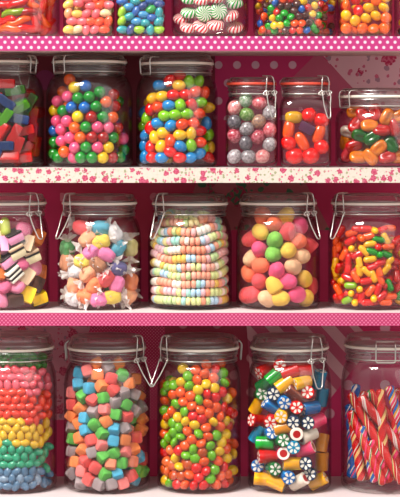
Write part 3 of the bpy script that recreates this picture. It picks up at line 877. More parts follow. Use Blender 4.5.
def b_bean(j, it, rr, pal, name, cat, grp):
    me = mesh_for((name, it.c, round(it.r, 5)), lambda: sh_bean(it.r * .99, 1.32, .16).mesh('jelly bean', m_candy(pal[it.c], .28, .25, .06)))
    place(name, me, it, orient(it.ang, rr, .4), cat, grp)
run('J41', rainbow(), 4.5, PALR, NMR, 352, 9, 'jelly bean', 'rainbow bean jar', 'jelly_bean', 'jelly bean', b_bean, fillcols=['o'], fill=.0, soft=.93)

# ---- sugared cubes
PALQ = G(b='#2aa8cc', p='#f4807c', o='#f58a2c', g='#58b43c', r='#e8504c', k='#9c8a8c', s='#f08a6c')
NMQ = G(b='blue', p='pink', o='orange', g='green', r='red', k='grey', s='salmon')
def b_cube(j, it, rr, pal, name, cat, grp):
    me = mesh_for((name, it.c), lambda: sh_cube(it.r * .92, 5.0).mesh('sugared cube', m_sugar(pal[it.c], .13)))
    place(name, me, it, rand_rot(rr), cat, grp)
run('J42', '''74.8,371,b 73.4,383.2,b 83.2,371,p 84,389,b 96.6,379.7,o 104,385.4,o 101.5,396,g 70.6,392.4,p 78.3,398,g 89.6,401.5,r 76.9,408.6,o 68.5,403.7,r 91,412.8,k 106.2,408.6,p 81.1,419.9,b
 93.1,423.4,g 105,423.4,o 68.5,415,o 71.3,426.5,k 83.6,431,b 98,366,o 108,369,k 122,366,o 126.8,375.5,g 113.5,378.3,r 114,388.6,r 133.2,382.5,o 126.8,393,k 139.5,393.5,k 118.4,400,k
 131.8,403.7,g 143,405.8,k 118.4,413.5,g 131.8,417,r 142.3,417.7,o 130.4,427.5,k 115.4,431.3,b 143,428,o 75.5,439,o 68.5,446.8,k 89.6,440.5,r 98.7,433.5,g 101.5,444.7,p 80.4,450.4,o
 91.7,452.8,k 105.6,456.7,g 72.7,461,o 85.4,461.4,r 94.8,469,r 80.4,471.4,p 69,471.5,k 106.8,468,s 105,479.2,g 91,480.8,r 76,481,k 101,486,k 67.5,433.7,g 114.2,445.4,b 128.2,437.7,o
 140.9,436.6,r 126.1,450.4,p 138,446.8,o 143,457,r 132.5,461.6,s 117,458.8,g 120.5,468.7,g 143,468.7,g 135.3,477,r 117.6,478.4,b 126.1,486,p 113.5,486.5,k''',
    6.2, PALQ, NMQ, 368, 10, 'sugared cube', 'sugared cube jar', 'sugared_jelly_cube', 'jelly sweet', b_cube, fillcols=list('bpogrskorog'), layers=2.6, soft=.95)

# ---- chewy lentils
PALL = G(y='#f4c818', g='#7cb830', o='#f06a2c', r='#dc2c2c', s='#f0805c', b='#c05a3c')
NML = G(y='yellow', g='green', o='orange', r='red', s='salmon', b='brown')
def b_lent(j, it, rr, pal, name, cat, grp):
    me = mesh_for((name, it.c), lambda: sh_lentil(it.r * 1.04, .66).mesh('lentil', m_candy(pal[it.c], .3, .3)))
    place(name, me, it, facing(rr, .75) if rr.random() < .75 else rand_rot(rr), cat, grp)
run('J43', '''179.6,373,y 181.8,380,g 164,385.3,g 178.5,387,y 187,389,g 195.8,391,y 178.2,396,o 169,396,o 162.5,398.7,o 193.7,381.8,o 197.3,373,o 172.6,404.3,g 198.6,401.5,g 184.3,402.9,o 189.5,397.5,o
 163.2,407,g 181,411,g 190.2,408,o 165,415.5,o 182,420,y 190.4,417.6,r 198.6,411.6,o 170.8,422.4,g 161.6,391.6,g 172.8,413,o 170.5,384.2,g 175.6,418.4,y 215.6,379.6,o 207.2,374.6,o 218.4,371.5,r
 229,379.8,g 228.7,372.8,g 205.7,386,y 216.5,387.8,y 206.5,394.6,r 224.8,391,r 219,399.4,r 231,400.8,y 210,403,o 217.9,408.6,o 226,408.4,r 210.2,414.4,o 220.5,417.9,o 202.4,420.8,r 212.4,423.4,y
 228.3,422,y 232.4,413,r 234,392.6,o 237,412,r 227.6,366.5,o 211,367,o 162.7,428,y 158.8,431.6,o 165.2,435.5,g 173.3,432.4,g 178.6,427.4,g 185.5,432.4,o 193.2,428,y 197.6,434.5,g 160.4,441.5,g
 171.9,442.8,g 180.6,440.4,g 191,440,o 186,446.6,o 159.2,448,r 180.6,452,r 168,451.8,s 193.9,450,g 174.7,459,y 188.6,457.6,g 197.3,461,g 163.8,458,s 180.4,466.4,y 189,464.8,b 165.2,468,s 172,466.2,s
 187.4,473.3,o 171.2,476.8,b 179.2,475.2,b 162,477.6,y 196,468.6,r 194,478,r 186,482,o 170.5,484,g 178.2,484.6,r 194.6,485.4,r 159,468.4,o 199.4,443.6,o 222.6,430,o 204.6,427.6,o 206.6,436,o
 216.3,436.5,g 229,437,y 210.7,444.2,g 221.4,444,y 203.8,452.4,b 218.4,452.8,y 227.6,449,o 236,451.6,y 210,458.6,g 217.9,461.4,o 229.7,459.8,y 206.5,466,o 222.6,468.4,r 212.8,471.6,g 235.3,468,y
 203.6,473.4,r 229,472.4,o 219.6,478.4,o 206.4,480,g 226.9,479.8,r 214.9,484,o 203,486,r 236.4,442,o''', 5.3, PALL, NML, 372, 11, 'chewy lentil', 'chewy lentil jar', 'chewy_lentil', 'chewy sweet', b_lent,
    fillcols=list('ooryg'), soft=.92, layers=3)

# ---- top shelf beans, mints, chocolate beans, lentils
PALP = G(p='#f0747c', o='#f4622c', y='#f2c878', c='#f4dcb0', e='#f09c78')
NMP = G(p='pink', o='orange', y='yellow', c='cream', e='peach')
run('J02', '''68.5,6,y,30 79,3,p,0 76,16.5,y,0 67.5,16.5,e,80 83.5,14.5,p,30 91,9,p,0 100,8,o,20 106.8,16.5,c,0 70.5,24,p,0 80.5,27.8,c,20 88.5,28.8,p,80 92.5,21.8,o,0 101.5,24,o,30 104.4,31,o,0
 97.4,15.7,p,60 109,25,o,70 70,32,y,10 84,21,p,0 95,31,p,30 109,6,p,0''', 4.6, PALP, NMP, -8, 12, 'jelly bean', 'pink bean jar', 'jelly_bean', 'jelly bean', b_bean, layers=2.6, soft=.95)
PALT = G(l='#9cc43c', b='#1c5ca4', t='#1c98a0', n='#143c7c', s='#4a90c0', g='#3c9a50')
NMT = G(l='lime', b='blue', t='teal', n='navy', s='sky', g='green')
run('J03', '''122.5,12,l,70 125.5,5,b,0 133.6,14,b,60 126.5,19,t,20 136,4.5,t,0 142,11,n,30 151,4.5,b,0 143.5,3,l,30 152.5,21,b,0 154,12.5,g,30 160,15,t,80 122.5,31,t,0 124,25,l,60 144,25.5,t,0 135.6,24,s,0
 136.4,31.5,l,0 129.5,31,n,60 151.5,30.5,t,90 159.5,32,l,0 160.5,24.5,t,40 144.5,18.4,s,0 144,32,b,0 160,6,n,0 129,11,s,0''', 4.5, PALT, NMT, -8, 13, 'jelly bean', 'blue bean jar', 'jelly_bean', 'jelly bean', b_bean, layers=2.6, soft=.95)

PALM = G(g='#1fa04c', r='#e0404c')
NMM = G(g='green', r='red')
def sh_mint(r, col):
    vs, fs, ms = [], [], []
    prof = [(1e-4, -.46), (.35, -.46), (.7, -.42), (.92, -.28), (1, 0), (.92, .28), (.7, .42), (.35, .46), (1e-4, .46)]
    seg = 56
    for k, (a, z) in enumerate(prof):
        tw = .5 * (1 - a) + k * .10
        for i in range(seg):
            t = 2 * PI * i / seg + tw; vs.append((r * a * math.cos(t), r * a * math.sin(t), r * z))
    fs = grid_faces(seg, len(prof)); ms = [(1 if (f[0] % seg) % 4 < 2 else 0) for f in fs]
    return MB().add(vs, fs, ms).mesh('peppermint', [m_candy('#f4e8e4', .2, .4), m_candy(col, .2, .4)])
def b_mint(j, it, rr, pal, name, cat, grp):
    me = mesh_for((name, it.c), lambda: sh_mint(it.r, pal[it.c]))
    if it.extra[0] == 'f': rot = facing(rr, .2)
    elif it.pin: rot = Matrix.Rotation(-math.radians(it.ang or 0), 4, 'Y') @ Matrix.Rotation(rr.uniform(.35, .6), 4, 'X') @ Matrix.Rotation(rr.uniform(0, 3), 4, 'Z')
    else: rot = rand_rot(rr)
    place(name, me, it, rot, cat, grp)
run('J04', '''203.3,12.4,g,0,f 222.4,10,g,0,f 184.5,4.5,g,0 183.5,13,g,0 182.5,21,r,0 183.5,28,r,-5 199,24.5,r,-22 216.8,25,r,0 235,18,r,18 236.5,27,r,8 202,2,r,10 237,6,g,0 217,0,r,0''',
    9.0, PALM, NMM, -10, 14, 'striped mint', 'peppermint jar', 'striped_peppermint', 'peppermint', b_mint, layers=2, soft=.78)
PALK = G(b='#1c5aa4', y='#f0c41c', g='#1f9a3c', o='#f0642c', k='#4a2420', r='#c01c24')
NMK = G(b='blue', y='yellow', g='green', o='orange', k='brown', r='red')
run('J05', '''256.3,24.3,b 269.8,16.9,y 270.2,24,y 264.6,27.4,g 277.7,27.4,y 275.4,19,g 281,14,g 284,24,g 289,17.6,g 278.8,2.7,o 294.5,22.5,o 302,22.2,o 292.3,10,k 309.4,21,k 299.7,11,b 307,4.5,y
 305.4,14.6,k 311.3,12,r 317,12.4,y 315.8,27,g 322.9,22.6,o 322.6,14.6,g 321,6,y 295.7,3.4,k 307.8,28.4,b 284,8,k 273,11,r 279.4,9.4,k 267.4,9.4,g 287.8,3,r 259.6,17,o 298.6,17,k 299,29,o
 291.6,29,r 262,7,k 328,17,k 329,8,r 283,31,k''', 3.9, PALK, NMK, -8, 15, 'chocolate bean', 'chocolate bean jar', 'chocolate_bean', 'chocolate', b_lent, soft=.95, layers=3)
PALO = G(y='#f6b81a', o='#f47420', r='#dc2a1c')
NMO = G(y='yellow', o='orange', r='red')
run('J06', '''347,18.4,y 357,25.3,o 369,28,o 380.6,28.5,o 374.9,17.6,y 384,12,y 363.5,18.7,y 365.3,4.7,r 349,5.6,r 356.4,8.6,r 358,15.5,r 342.4,8.4,o 342,28.5,o 349.5,30,o 369.4,12,y 341.5,18,y 377,4,o 385,21,o
 385,3,y''', 5.6, PALO, NMO, -8, 16, 'round lentil', 'orange lentil jar', 'lentil_sweet', 'chewy sweet', b_lent, soft=.95, layers=2.4)
run('J07', '''399,4,y 400,23,y 399.5,13,k 403,31,r 408,18,o 408,6,k 412,28,y''', 4.6, PALK, NMK, -8, 17, 'chocolate bean', 'cut-off right jar', 'chocolate_bean', 'chocolate', b_lent, soft=.95, layers=2)

# ---- gummy worms
PALW = G(r='#dc3018', o='#f0701c', g='#8a9c1c', d='#a81c14')
NMW = G(r='red', o='orange', g='green', d='crimson')
def sh_worm(r, bend):
    pts = [Vector((t * r * 1.9, bend * r * (t * t - .4), .25 * r * math.sin(t * 3))) for t in [(-1 + 2 * i / 14) for i in range(15)]]
    rad = [r * .62 * (1 - .10 * (i % 2)) * (math.sqrt(max(.08, 1 - ((i - 7) / 7.4) ** 4))) for i in range(15)]
    return MB().add(*tube(pts, rad, 12))
def b_worm(j, it, rr, pal, name, cat, grp):
    bd = rr.choice([.5, -.4])
    me = mesh_for((name, it.c, bd), lambda: sh_worm(it.r, bd).mesh('gummy worm', m_gummy(pal[it.c])))
    place(name, me, it, fit_orient(j, it, rr, it.r * 1.5, .3), cat, grp)
run('J01', '''12.7,15.7,g,20 32,5,o,-30 47,19.5,o,-60 13.5,30.5,o,8 30,29,r,10 26,17,d,-10 37,15,r,-70 6,8,r,0 20,8,r,30 45,8,r,70 52,14,r,70 45,31,r,10 34,23,r,-60 8,23,r,0 22,24,o,10 52,27,r,60 -5,15,r 55,5,o,80''',
    6.4, PALW, NMW, -8, 18, 'gummy worm', 'gummy worm jar', 'gummy_worm', 'gummy sweet', b_worm, fillcols=list('rrod'), soft=.85, layers=2.6)

# ---- liquorice allsorts: x,y,kind,angle   (kinds: layered squares, striped, button, twist)
ALS = G(P='pink layered', C='cream layered', Y='yellow layered', S='striped', B='berry button', K='pink round', O='orange', N='brown', G='green')
def m_al(c): return m_plain('allsort ' + c, c, .55)
def sh_layers(r, cols, w=1.0):
    mb = MB(); n = len(cols); h = r * 1.5
    tot = sum(t for _, t in cols); z = -h / 2; mats = []
    for c, t in cols:
        dz = h * t / tot
        vs, fs = cubegrid(r * w, r * w, dz / 2, 5, 14)
        if c not in mats: mats.append(c)
        mb.add([(x, y, q + z + dz / 2) for x, y, q in vs], fs, mats.index(c)); z += dz
    return mb.mesh('allsort', [m_al(c) for c in mats], math.radians(45))
def b_al(j, it, rr, pal, name, cat, grp):
    r = it.r; BL = '#241a1c'
    def mk():
        c = it.c
        if c == 'P': return sh_layers(r, [(BL, .7), ('#ec9cc0', 2.6), (BL, .5)])
        if c == 'C': return sh_layers(r, [('#e8d8b0', 2.2), (BL, .6), ('#c8a888', .8)])
        if c == 'Y': return sh_layers(r, [(BL, .4), ('#f2c416', 3.0)])
        if c == 'S': return sh_layers(r, [('#ece4d4', 1), (BL, .7), ('#ece4d4', .8), (BL, .7), ('#ece4d4', 1)])
        if c in 'BK': return MB().add(*superbox(r, r, r * .62, 2.6, 18, 12)).mesh('allsort', m_sugar('#d8407c' if c == 'B' else '#ec7ca4', .25))
        if c == 'G':
            return sh_capsule(r * .62, r * 1.2).mesh('allsort', m_al('#b4bc4c'))
        return MB().add(*cubegrid(r * .95, r * .8, r * .7, 5, 8)).mesh('allsort', m_al('#d8702c' if c == 'O' else '#4a2c24'))
    me = mesh_for((name, it.c), mk)
    a = math.radians(it.ang if it.ang is not None else rr.uniform(0, 90))
    e = it.extra[0]
    if e == 'f': rot = Matrix.Rotation(-a, 4, 'Y') @ Matrix.Rotation(PI / 2 - .25, 4, 'X')       # broad face to the camera
    elif e == 's' or it.pin: rot = Matrix.Rotation(-a, 4, 'Y') @ Matrix.Rotation(.35, 4, 'X') @ Matrix.Rotation(.4, 4, 'Z')
    else: rot = rand_rot(rr)
    if it.c in 'BK': rot = Matrix.Rotation(-a, 4, 'Y') @ Matrix.Rotation(PI / 2 - .6, 4, 'X') @ Matrix.Rotation(.6, 4, 'Y')
    place(name, me, it, rot, cat, grp)
run('J31', '''6.3,227.5,G,90 6.5,245,P,90,s 28,241.5,C,-15,f 36,256,C,15,s 41,237,O,60 9,262,P,30 12.8,271.5,S,35,s 28,275.6,C,-35,f 40.5,285,N,60 27,293,Y,-20,f 39.5,299,Y,10 8,288,B,65 17.4,289,K,75
 3.8,277.5,O,80 5,301,K,0 14,302,N,0 39.4,269,K,0 44,276,O,80 28.8,233,B,0 18,255,C,20 -8,240,C -8,260,Y -10,280,P -8,298,C 20,262,B,30 17,240,P''', 8.2, ALS, G(P='pink', C='cream', Y='yellow', S='striped', B='berry', K='rose', O='orange', N='brown', G='green'),
    240, 19, 'liquorice allsort', 'allsorts jar', 'liquorice_allsort', 'liquorice sweet', b_al, fillcols=list('PCYKBO'), layers=2.0, soft=.82)

# ---- wrapped taffy
PALX = G(r='#ec4a50', t='#129cb4', y='#f0d01c', w='#dcd6d8', l='#e6dc98', g='#6cc47c', p='#ec7cae', o='#f48448', e='#f6ac84', u='#4c4488', n='#a8683c')
NMX = G(r='red', t='teal', y='yellow', w='white', l='lemon', g='green', p='pink', o='orange', e='peach', u='violet', n='brown')
def sh_taffy(r):
    vs, fs = superbox(r * 1.08, r * .84, r * .80, 3.0, 30, 20)
    def f(x, y, z):
        a = math.atan2(y, z); e = min(1, abs(x) / r)
        return 1 + .05 * e * math.sin(a * 7 + x / r * 3) + .035 * math.sin(x / r * 5 + a * 3)
    return MB().add([(x * (1 + .02 * math.sin(y / r * 6)), y * f(x, y, z), z * f(x, y, z)) for x, y, z in vs], fs)
def sh_twist(r, sgn, seed):
    rr = random.Random(seed); n, m = 22, 5; vs = []
    for k in range(m):
        t = k / (m - 1); rad = r * (.66 - .48 * math.sin(min(1, t * 2.2) * PI / 2) + 1.15 * max(0, t - .35))
        for i in range(n):
            a = 2 * PI * i / n; q = 1 + (.42 * t * math.sin(a * 5 + rr.uniform(-.5, .5)))
            vs.append((sgn * r * (.74 + 1.0 * t + (rr.uniform(-.12, .12) if k == m - 1 else 0)), rad * q * math.cos(a) * (1 - .35 * t), rad * q * math.sin(a)))
    return MB().add(vs, grid_faces(n, m)).mesh('wrapper twist', m_paper(), math.radians(30))
def b_taf(j, it, rr, pal, name, cat, grp):
    r = it.r
    me = mesh_for((name, it.c), lambda: sh_taffy(r).mesh('taffy', m_sugar(pal[it.c], .18)))
    v = rr.randrange(3)
    kids = [('wrapper_twist', mesh_for((name, 'tw', s, v), lambda s=s: sh_twist(r, s, 7 * v + s))) for s in (-1, 1)]
    o = place(name, me, it, fit_orient(j, it, rr, it.r * 1.75, .45), cat, grp, kids)
    for c in o.children: c['label'] = 'crinkled white wax paper twist'
run('J32', '''77.5,228.5,r,-20 102,229,t,0 100.3,242.4,y,5 123.3,247.4,t,60 119.4,233,w,100 135.4,247,l,90 65.4,248.2,g,60 106.5,255,p,-30 79.5,260.5,y,0 64.6,261,e,80 96.5,260.4,n,-20 123.3,267.6,u,-10
 106,280,r,0 132.4,281,o,80 70.5,284.5,e,40 86.5,296.5,o,-5 113.7,295.6,y,15 131,299,e,80 72,271.5,w,0 86,273.5,e,50 95,284,o,60 120.5,285.5,p,70 70,299,w,-20 99,300,p,60 85,240,e,40 90,252,p,0''',
    8.4, PALX, NMX, 232, 20, 'wrapped taffy', 'taffy jar', 'wrapped_taffy', 'wrapped sweet', b_taf, fillcols=list('rtywgpoe'), layers=1.8, soft=.80)

# ---- rock candy: flower-ended cylinders
PALZ = G(y='#f0b01c', r='#c81c2c', g='#1c6a3c', G='#2cac4c', b='#1462a0', d='#20304a', n='#6a2c1c', t='#2080a0', p='#ee5c7c', w='#f4e4d4', c='#d8924c', a='#1c88b8')
NMZ = G(y='yellow', r='red', g='green', G='lime', b='blue', d='navy', n='brown', t='teal', p='pink', w='white', c='caramel', a='azure')
def sh_rock(r, half, side, kind, stripe=None):
    mb = MB(); seg = 24; mats = [m_candy(side, .25, .3)]
    prof = [(r * .93, -half), (r, -half + r * .08), (r, half - r * .08), (r * .93, half)]
    vs, fs = lathe(prof, seg, False)
    ms = [0] * len(fs)
    if stripe:
        mats.append(m_candy(stripe, .25, .3)); ms = [(1 if (f[0] % seg) % 6 == 0 else 0) for f in fs]
    mb.add(vs, fs, ms)
    ei, wi, ci = len(mats), len(mats) + 1, len(mats) + 2
    if kind == 'flower': mats += [m_candy(side, .25, .3), m_candy('#e8e2d8', .3, .2), m_candy(side, .25, .3)]
    elif kind == 'ring': mats += [m_candy('#f6e6da', .3, .2), m_candy('#a01c24', .3, .2), m_candy('#a01c24', .3, .2)]
    elif kind == 'pale': mats += [m_candy('#f0c0a0', .3, .2), m_candy('#e08a7c', .3, .2), m_candy('#f6e0c8', .3, .2)]
    else: mats += [m_candy(side, .25, .3), m_candy(side, .25, .3), m_candy(side, .25, .3)]
    for sg in (-1, 1):
        mb.add([(r * .93 * math.cos(2 * PI * i / seg), r * .93 * math.sin(2 * PI * i / seg), sg * half) for i in range(seg)], [tuple(range(seg))[::sg]], ei)
        def poly(pts, off, mi):
            mb.add([(x, y, sg * (half + off)) for x, y in pts], [tuple(range(len(pts)))[::sg]], mi)
        if kind == 'flower':
            for q in range(6):
                a = 2 * PI * q / 6; pt = []
                for u, w in ((.22, 0), (.42, .15), (.68, .22), (.86, .14), (.90, 0), (.86, -.14), (.68, -.22), (.42, -.15)):
                    pt.append((r * (u * math.cos(a) - w * math.sin(a)), r * (u * math.sin(a) + w * math.cos(a))))
                poly(pt, .00008, wi)
        elif kind in ('ring', 'pale'):
            poly([(r * .58 * math.cos(2 * PI * i / 20), r * .58 * math.sin(2 * PI * i / 20)) for i in range(20)], .00008, wi)
            if kind == 'pale': poly([(r * .3 * math.cos(2 * PI * i / 16), r * .3 * math.sin(2 * PI * i / 16)) for i in range(16)], .00016, ci)
    return mb.mesh('rock candy', mats, math.radians(40))
def b_rock(j, it, rr, pal, name, cat, grp):
    r = it.r * .80
    kind = 'ring' if it.c in 'wp' else ('pale' if it.c in 'c' else 'flower')
    st = G(b='#0c88c8', G='#1c7a34', t='#185c7c', n='#94482c', y='#f6c850').get(it.c)
    me = mesh_for((name, it.c), lambda: sh_rock(r, r * 1.38, pal[it.c], kind, st))
    e = it.extra[0]
    if e == 'f': rot = facing(rr, .22)
    else:
        a = math.radians(it.ang if it.ang is not None else rr.uniform(0, 180)); dp = rr.uniform(-.25, .25) if it.pin else rr.uniform(-1.2, 1.2)
        if e == 'l': dp = .55            # left end turned to the camera
        if e == 'r': dp = -.55
        rot = Matrix.Rotation(-a, 4, 'Y') @ Matrix.Rotation(dp, 4, 'Z') @ Matrix.Rotation(PI / 2, 4, 'Y') @ Matrix.Rotation(rr.uniform(0, 3), 4, 'Z')
    place(name, me, it, rot, cat, grp)
run('J44', '''281.2,381.8,y,35 262,372,r,20,l 261.5,383,g,40,r 258,393,g,0,f 270,393.5,d,0,f 267,407,b,-35 279,401.5,b,0,f 284,414,y,0,f 252,402.5,y,60 256,419.8,r,-10,l 277,366.5,r,0,f 295.4,391.5,n,-40
 302,384,y,10,l 313.4,392,r,0,f 314.8,407,b,5,l 293.6,406.4,r,0,f 296.5,420,d,0,f 306,420.5,d,0,f 317.4,420.4,p,20,l 321,378,t,80 268.5,430.5,b,0,f 282,427.5,c,15 278.4,439.8,g,0,f 260.8,443.3,G,0
 263,455.8,r,0 282,451,p,0,f 254.5,464,b,0,f 266.5,464.4,g,0,f 289.5,463.5,y,0 282,476.6,b,0,f 259,477,y,-5 275.6,483,y,-22 296.5,433.5,w,0,f 312.6,434.5,w,20,l 293,443,t,0,f 308.4,451.8,p,25
 311.2,462.3,d,0,f 315.5,471,d,0,f 301.4,481,w,35,r 320,481.3,y,30 324,459,c,88 323,441,c,80 303,372,r,0 290,371,r,20 268,420,r,0,f 253,431,t,60 270,374,G,40 322,395,t,80''',
    8.2, PALZ, NMZ, 372, 21, 'rock candy', 'rock candy jar', 'rock_candy', 'boiled sweet', b_rock, fillcols=list('yrgbdcn'), layers=1.9, soft=.80)

# ---- candy sticks
def candy_stick(p0, p1, r, cols, label, twist=5.0):
    a, b = Vector(p0), Vector(p1); d = b - a; Ln = d.length; seg = 48; nr = 60; vs = []
    for k in range(nr + 1):
        t = k / nr; e = min(t, 1 - t) * Ln
        rr_ = r * (1 if e > r * .5 else math.sqrt(max(.05, 1 - (1 - e / (r * .5)) ** 2 * .8)))
        for i in range(seg):
            an = 2 * PI * i / seg + twist * 2 * PI * t; bump = 1 + .05 * math.cos(2 * PI * i / seg * 4)
            vs.append((rr_ * bump * math.cos(an), rr_ * bump * math.sin(an), Ln * (t - .5)))
    fs = grid_faces(seg, nr + 1); pat = []
    for c, w in cols: pat += [c] * w
    names = []; [names.append(c) for c, w in cols if c not in names]
    ms = [names.index(pat[((f[0] % seg) * 2 % seg) * len(pat) // seg]) for f in fs]
    fs = fs + [tuple(range(seg - 1, -1, -1)), tuple(range(nr * seg, nr * seg + seg))]; ms += [0, 0]
    o = link('candy_stick', MB().add(vs, fs, ms).mesh('candy stick', [m_candy(c, .22, .35) for c in names], math.radians(60)))
    o.matrix_world = Matrix.Translation((a + b) / 2) @ d.to_track_quat('Z', 'Y').to_matrix().to_4x4()
    tag(o, label, 'candy stick', 'candy sticks in the tall jar')
RD, WH, GR, BU, PK, CR, BR = '#c01826', '#f0dcd4', '#4a7040', '#1c5ea4', '#dc4c70', '#e4bc88', '#782018'
j = JARS['J45']
for (xt, yt, xb, yb, lay, cols, lb) in [
    (343.5, 393, 403, 484, 0, [(RD, 12), (WH, 1), (RD, 4), (CR, 2), (GR, 1), (RD, 4)], 'red candy stick with thin pale stripes, leaning right from top left'),
    (360, 396.5, 419, 470, 0, [(RD, 17), (WH, 4), (PK, 1), (WH, 2)], 'red candy stick with one broad white spiral, leaning across the front'),
    (342, 411, 384, 485, 0, [(RD, 9), (CR, 1), (GR, 2), (WH, 1), (RD, 8), (PK, 3)], 'red candy stick with green and pink stripes, lowest of the leaning ones'),
    (352, 395, 412, 478, (2.5, 1.5), [(BR, 8), (RD, 8), (CR, 1), (GR, 2), (BR, 5)], 'brown-red candy stick between the two topmost leaning red ones'),
    (368.5, 391, 420, 452, .9, [(GR, 5), (WH, 2), (RD, 12), (CR, 1), (RD, 4)], 'candy stick with green and white top end, behind the white-spiral stick'),
    (356, 384, 351, 480, 2.0, [(BU, 12), (WH, 5), (BU, 4), (WH, 3)], 'blue and white candy stick standing tallest at the left back'),
    (380, 389, 386, 480, 1.6, [(RD, 14), (CR, 6), (RD, 4)], 'red candy stick with cream band, standing upright behind the leaning sticks'),
    (389, 386, 405, 440, 1.7, [(PK, 5), (WH, 3), ('#f0b428', 4), (BU, 6), (RD, 4), (WH, 2)], 'multicoloured candy stick with pink, yellow and blue bands, right side'),
    (398, 388, 414, 470, 2.8, [(RD, 8), (WH, 3), (PK, 6), (RD, 7)], 'pink and red candy stick cut off by the right frame edge'),
    (348, 404, 347.5, 484, 1.0, [(BU, 15), (PK, 3), (BU, 4), (WH, 2)], 'blue candy stick with pink stripe, upright at lower left of jar'),
    (352, 416, 362, 485, 1.05, [(RD, 12), (CR, 6), (RD, 4), (WH, 2)], 'red and cream candy stick beside the low blue one'),
    (361, 426, 375, 485, 1.1, [(PK, 8), (WH, 2), (BU, 7), (CR, 3), (RD, 4)], 'pink and blue candy stick low in the middle of jar'),
    (371, 440, 390, 485, 1.2, [(RD, 14), (PK, 6), (GR, 2), (WH, 2)], 'red and pink candy stick low at right of the pink and blue one'),
    (374, 392, 366, 484, 2.3, [(RD, 14), (BR, 5), (CR, 2), (RD, 3)], 'dark red candy stick at the back of its jar'),
    (364, 391, 358, 484, 2.8, [(RD, 14), (WH, 3), (RD, 5), (GR, 2)], 'red candy stick upright behind the blue and white one'),
    (394, 392, 396, 484, 2.2, [(RD, 12), (PK, 6), (CR, 3), (RD, 3)], 'red candy stick upright behind the multicoloured one'),
]:
    r = 4.6 * j.k; y = YF + r; ends = []
    lays = lay if isinstance(lay, tuple) else (lay, lay)
    for (x, yy), ly in zip(((xt, yt), (xb, yb)), lays):
        Ri = float(inner_r(j, np.array([PZ(yy, j.yc)]))[0]) - r * 1.2
        for _ in range(6):
            X = max(j.x - Ri * .97, min(j.x + Ri * .97, PX(x, y)))
            y = max(front_y(j, X, PZ(yy, y), r * 1.2), front_y(j, X, j.z + .03, r * 1.2)) + ly * 2 * r
        ends.append((X, y, max(PZ(yy, y), j.z + j.floor + r * 1.1)))
    candy_stick(ends[0], ends[1], r, cols, lb, 1.9)

# ---- bead necklaces
PAST = ['#f2e0a0', '#f4b4a0', '#f4a88c', '#dce69c', '#a8dcd0', '#f0c0c8', '#f6ece0', '#b4d4ec', '#f0c45c', '#c8e0a0', '#f49c7c', '#f0b8b8']
def bead_mesh(r, c):
    mb = MB(); h = r * 1.08
    prof = [(r * .18, -h / 2), (r * .72, -h / 2), (r * .95, -h * .34), (r, 0), (r * .95, h * .34), (r * .72, h / 2), (r * .18, h / 2), (r * .18, -h / 2)]
    return mb.add(*lathe(prof, 14, False)).mesh('bead', m_plain('bead ' + c, c, .6))
CORD = m_plain('white elastic cord', '#f0e8e0', .7)
def necklace(j, py, frac, amp, ph, tilt, label, seed, rpx=4.25, span=1.0):
    rr = random.Random(seed); r = rpx * j.k; Z = PZ(py, j.yc - j.R * .8)
    Ri = (float(inner_r(j, np.array([Z + 1.6 * amp * j.k + abs(tilt) * j.k]))[0]) - r * 1.12) * frac
    n = int(2 * PI * Ri / (r * 1.12)); pts = []
    root = bpy.data.objects.new('candy_necklace', None); COL.objects.link(root)
    root.location = (j.x, j.yc, max(Z, j.z + j.floor + r)); root.empty_display_size = .01
    tag(root, label, 'candy necklace', 'bead necklaces in the jar')
    run_c = rr.choice(PAST)
    for i in range(n):
        a = 2 * PI * (i + rr.uniform(-.08, .08)) / n
        zz = amp * j.k * (math.sin(2 * a + ph) + .5 * math.sin(5 * a + ph * 2)) + tilt * j.k * math.cos(a)
        rad = Ri * (1 - .04 * (.5 + .5 * math.sin(3 * a + ph)))
        p = Vector((rad * math.cos(a), rad * math.sin(a), max(zz, (j.z + j.floor + r) - root.location.z))); pts.append(p)
    for i in range(n):
        t = (pts[(i + 1) % n] - pts[i - 1]).normalized()
        if rr.random() < .72: run_c = rr.choice(PAST)
        me = mesh_for(('bead', run_c), lambda: bead_mesh(r, run_c))
        b = link('bead', me, root)
        b.matrix_local = Matrix.Translation(pts[i]) @ (t.to_track_quat('Z', 'Y').to_matrix().to_4x4()) @ Matrix.Rotation(rr.uniform(-.15, .15), 4, 'X')
    link('cord', MB().add(*tube(pts, .0005, 5, True)).mesh('cord', CORD), root)
j = JARS['J33']
ORD = ['lowest', 'second from the bottom', 'third from the bottom', 'fourth from the bottom', 'fifth from the bottom', 'fifth from the top', 'fourth from the top', 'third from the top', 'second from the top', 'topmost']
for q in range(10):
    necklace(j, 301 - 8.8 * q, 1.0, min(2.6, .3 + .5 * q), .35 * q, 1.2 * math.sin(q * .45) * min(1, q / 2), f'pastel candy bead necklace, {ORD[q]} coil against the glass', 100 + q)
for q in range(10):
    necklace(j, 297.6 - 8.8 * q, .77, min(2.6, .4 + .5 * q), .35 * q + .17, 1.2 * math.sin(q * .45 + .2) * min(1, q / 2), 'pastel candy bead necklace coiled inside, mostly hidden behind outer necklaces', 200 + q)

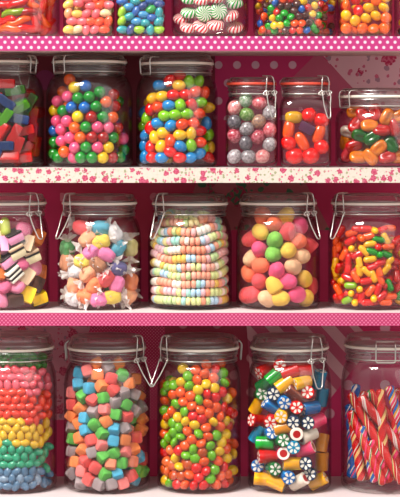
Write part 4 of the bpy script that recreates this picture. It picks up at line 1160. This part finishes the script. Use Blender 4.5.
# ---------------------------------------------------------------- light, camera, world
def area(name, loc, target, sx, sy, power, col=(1, 1, 1)):
    l = bpy.data.lights.new(name, 'AREA'); l.shape = 'ELLIPSE'; l.size, l.size_y = sx, sy; l.energy = power; l.color = col
    o = bpy.data.objects.new(name, l); COL.objects.link(o); o.location = loc
    o.rotation_euler = (Vector(target) - Vector(loc)).to_track_quat('-Z', 'Y').to_euler(); return o
area('window_light', (-1.15, -1.45, Z0 + 1.95), (0, .05, Z0 - .1), 1.2, 1.2, 165, (1.0, .97, .93))
area('fill_light', (2.9, -2.3, Z0 + .9), (0, .05, Z0 - .1), 3.0, 2.4, 24, (1.0, .96, .92))  # added soft fill from the right, not a lamp of the room
w = bpy.data.worlds.new('room'); SC.world = w; w.use_nodes = True
wn = w.node_tree; bg = wn.nodes['Background']           # a room: pale ceiling above, dimmer walls and floor
tc = wn.nodes.new('ShaderNodeTexCoord'); sp = wn.nodes.new('ShaderNodeSeparateXYZ'); rp = wn.nodes.new('ShaderNodeValToRGB')
wn.links.new(tc.outputs['Generated'], sp.inputs[0]); wn.links.new(sp.outputs[2], rp.inputs[0])
rp.color_ramp.elements[0].position = .15; rp.color_ramp.elements[0].color = (.34, .32, .31, 1)
rp.color_ramp.elements[1].position = .6; rp.color_ramp.elements[1].color = (1.0, .95, .90, 1)
wn.links.new(rp.outputs[0], bg.inputs[0]); bg.inputs[1].default_value = 1.3

cam = bpy.data.cameras.new('camera'); co = bpy.data.objects.new('camera', cam); COL.objects.link(co)
cam.sensor_fit = 'HORIZONTAL'; cam.sensor_width = 36; cam.lens = 36 * (L / S) / 400
co.location = (0, -L, Z0); co.rotation_euler = (PI / 2, 0, 0)
cam.shift_y = -(248.5 - HOR) / 400; cam.clip_start = .05
SC.camera = co
SC.cycles.transparent_max_bounces = 32; SC.cycles.max_bounces = 12
SC.cycles.use_denoising = True
vs = SC.view_settings
vs.view_transform = 'Standard'; vs.look = 'None'; vs.gamma = 1; vs.use_curve_mapping = False; vs.exposure = 0.1
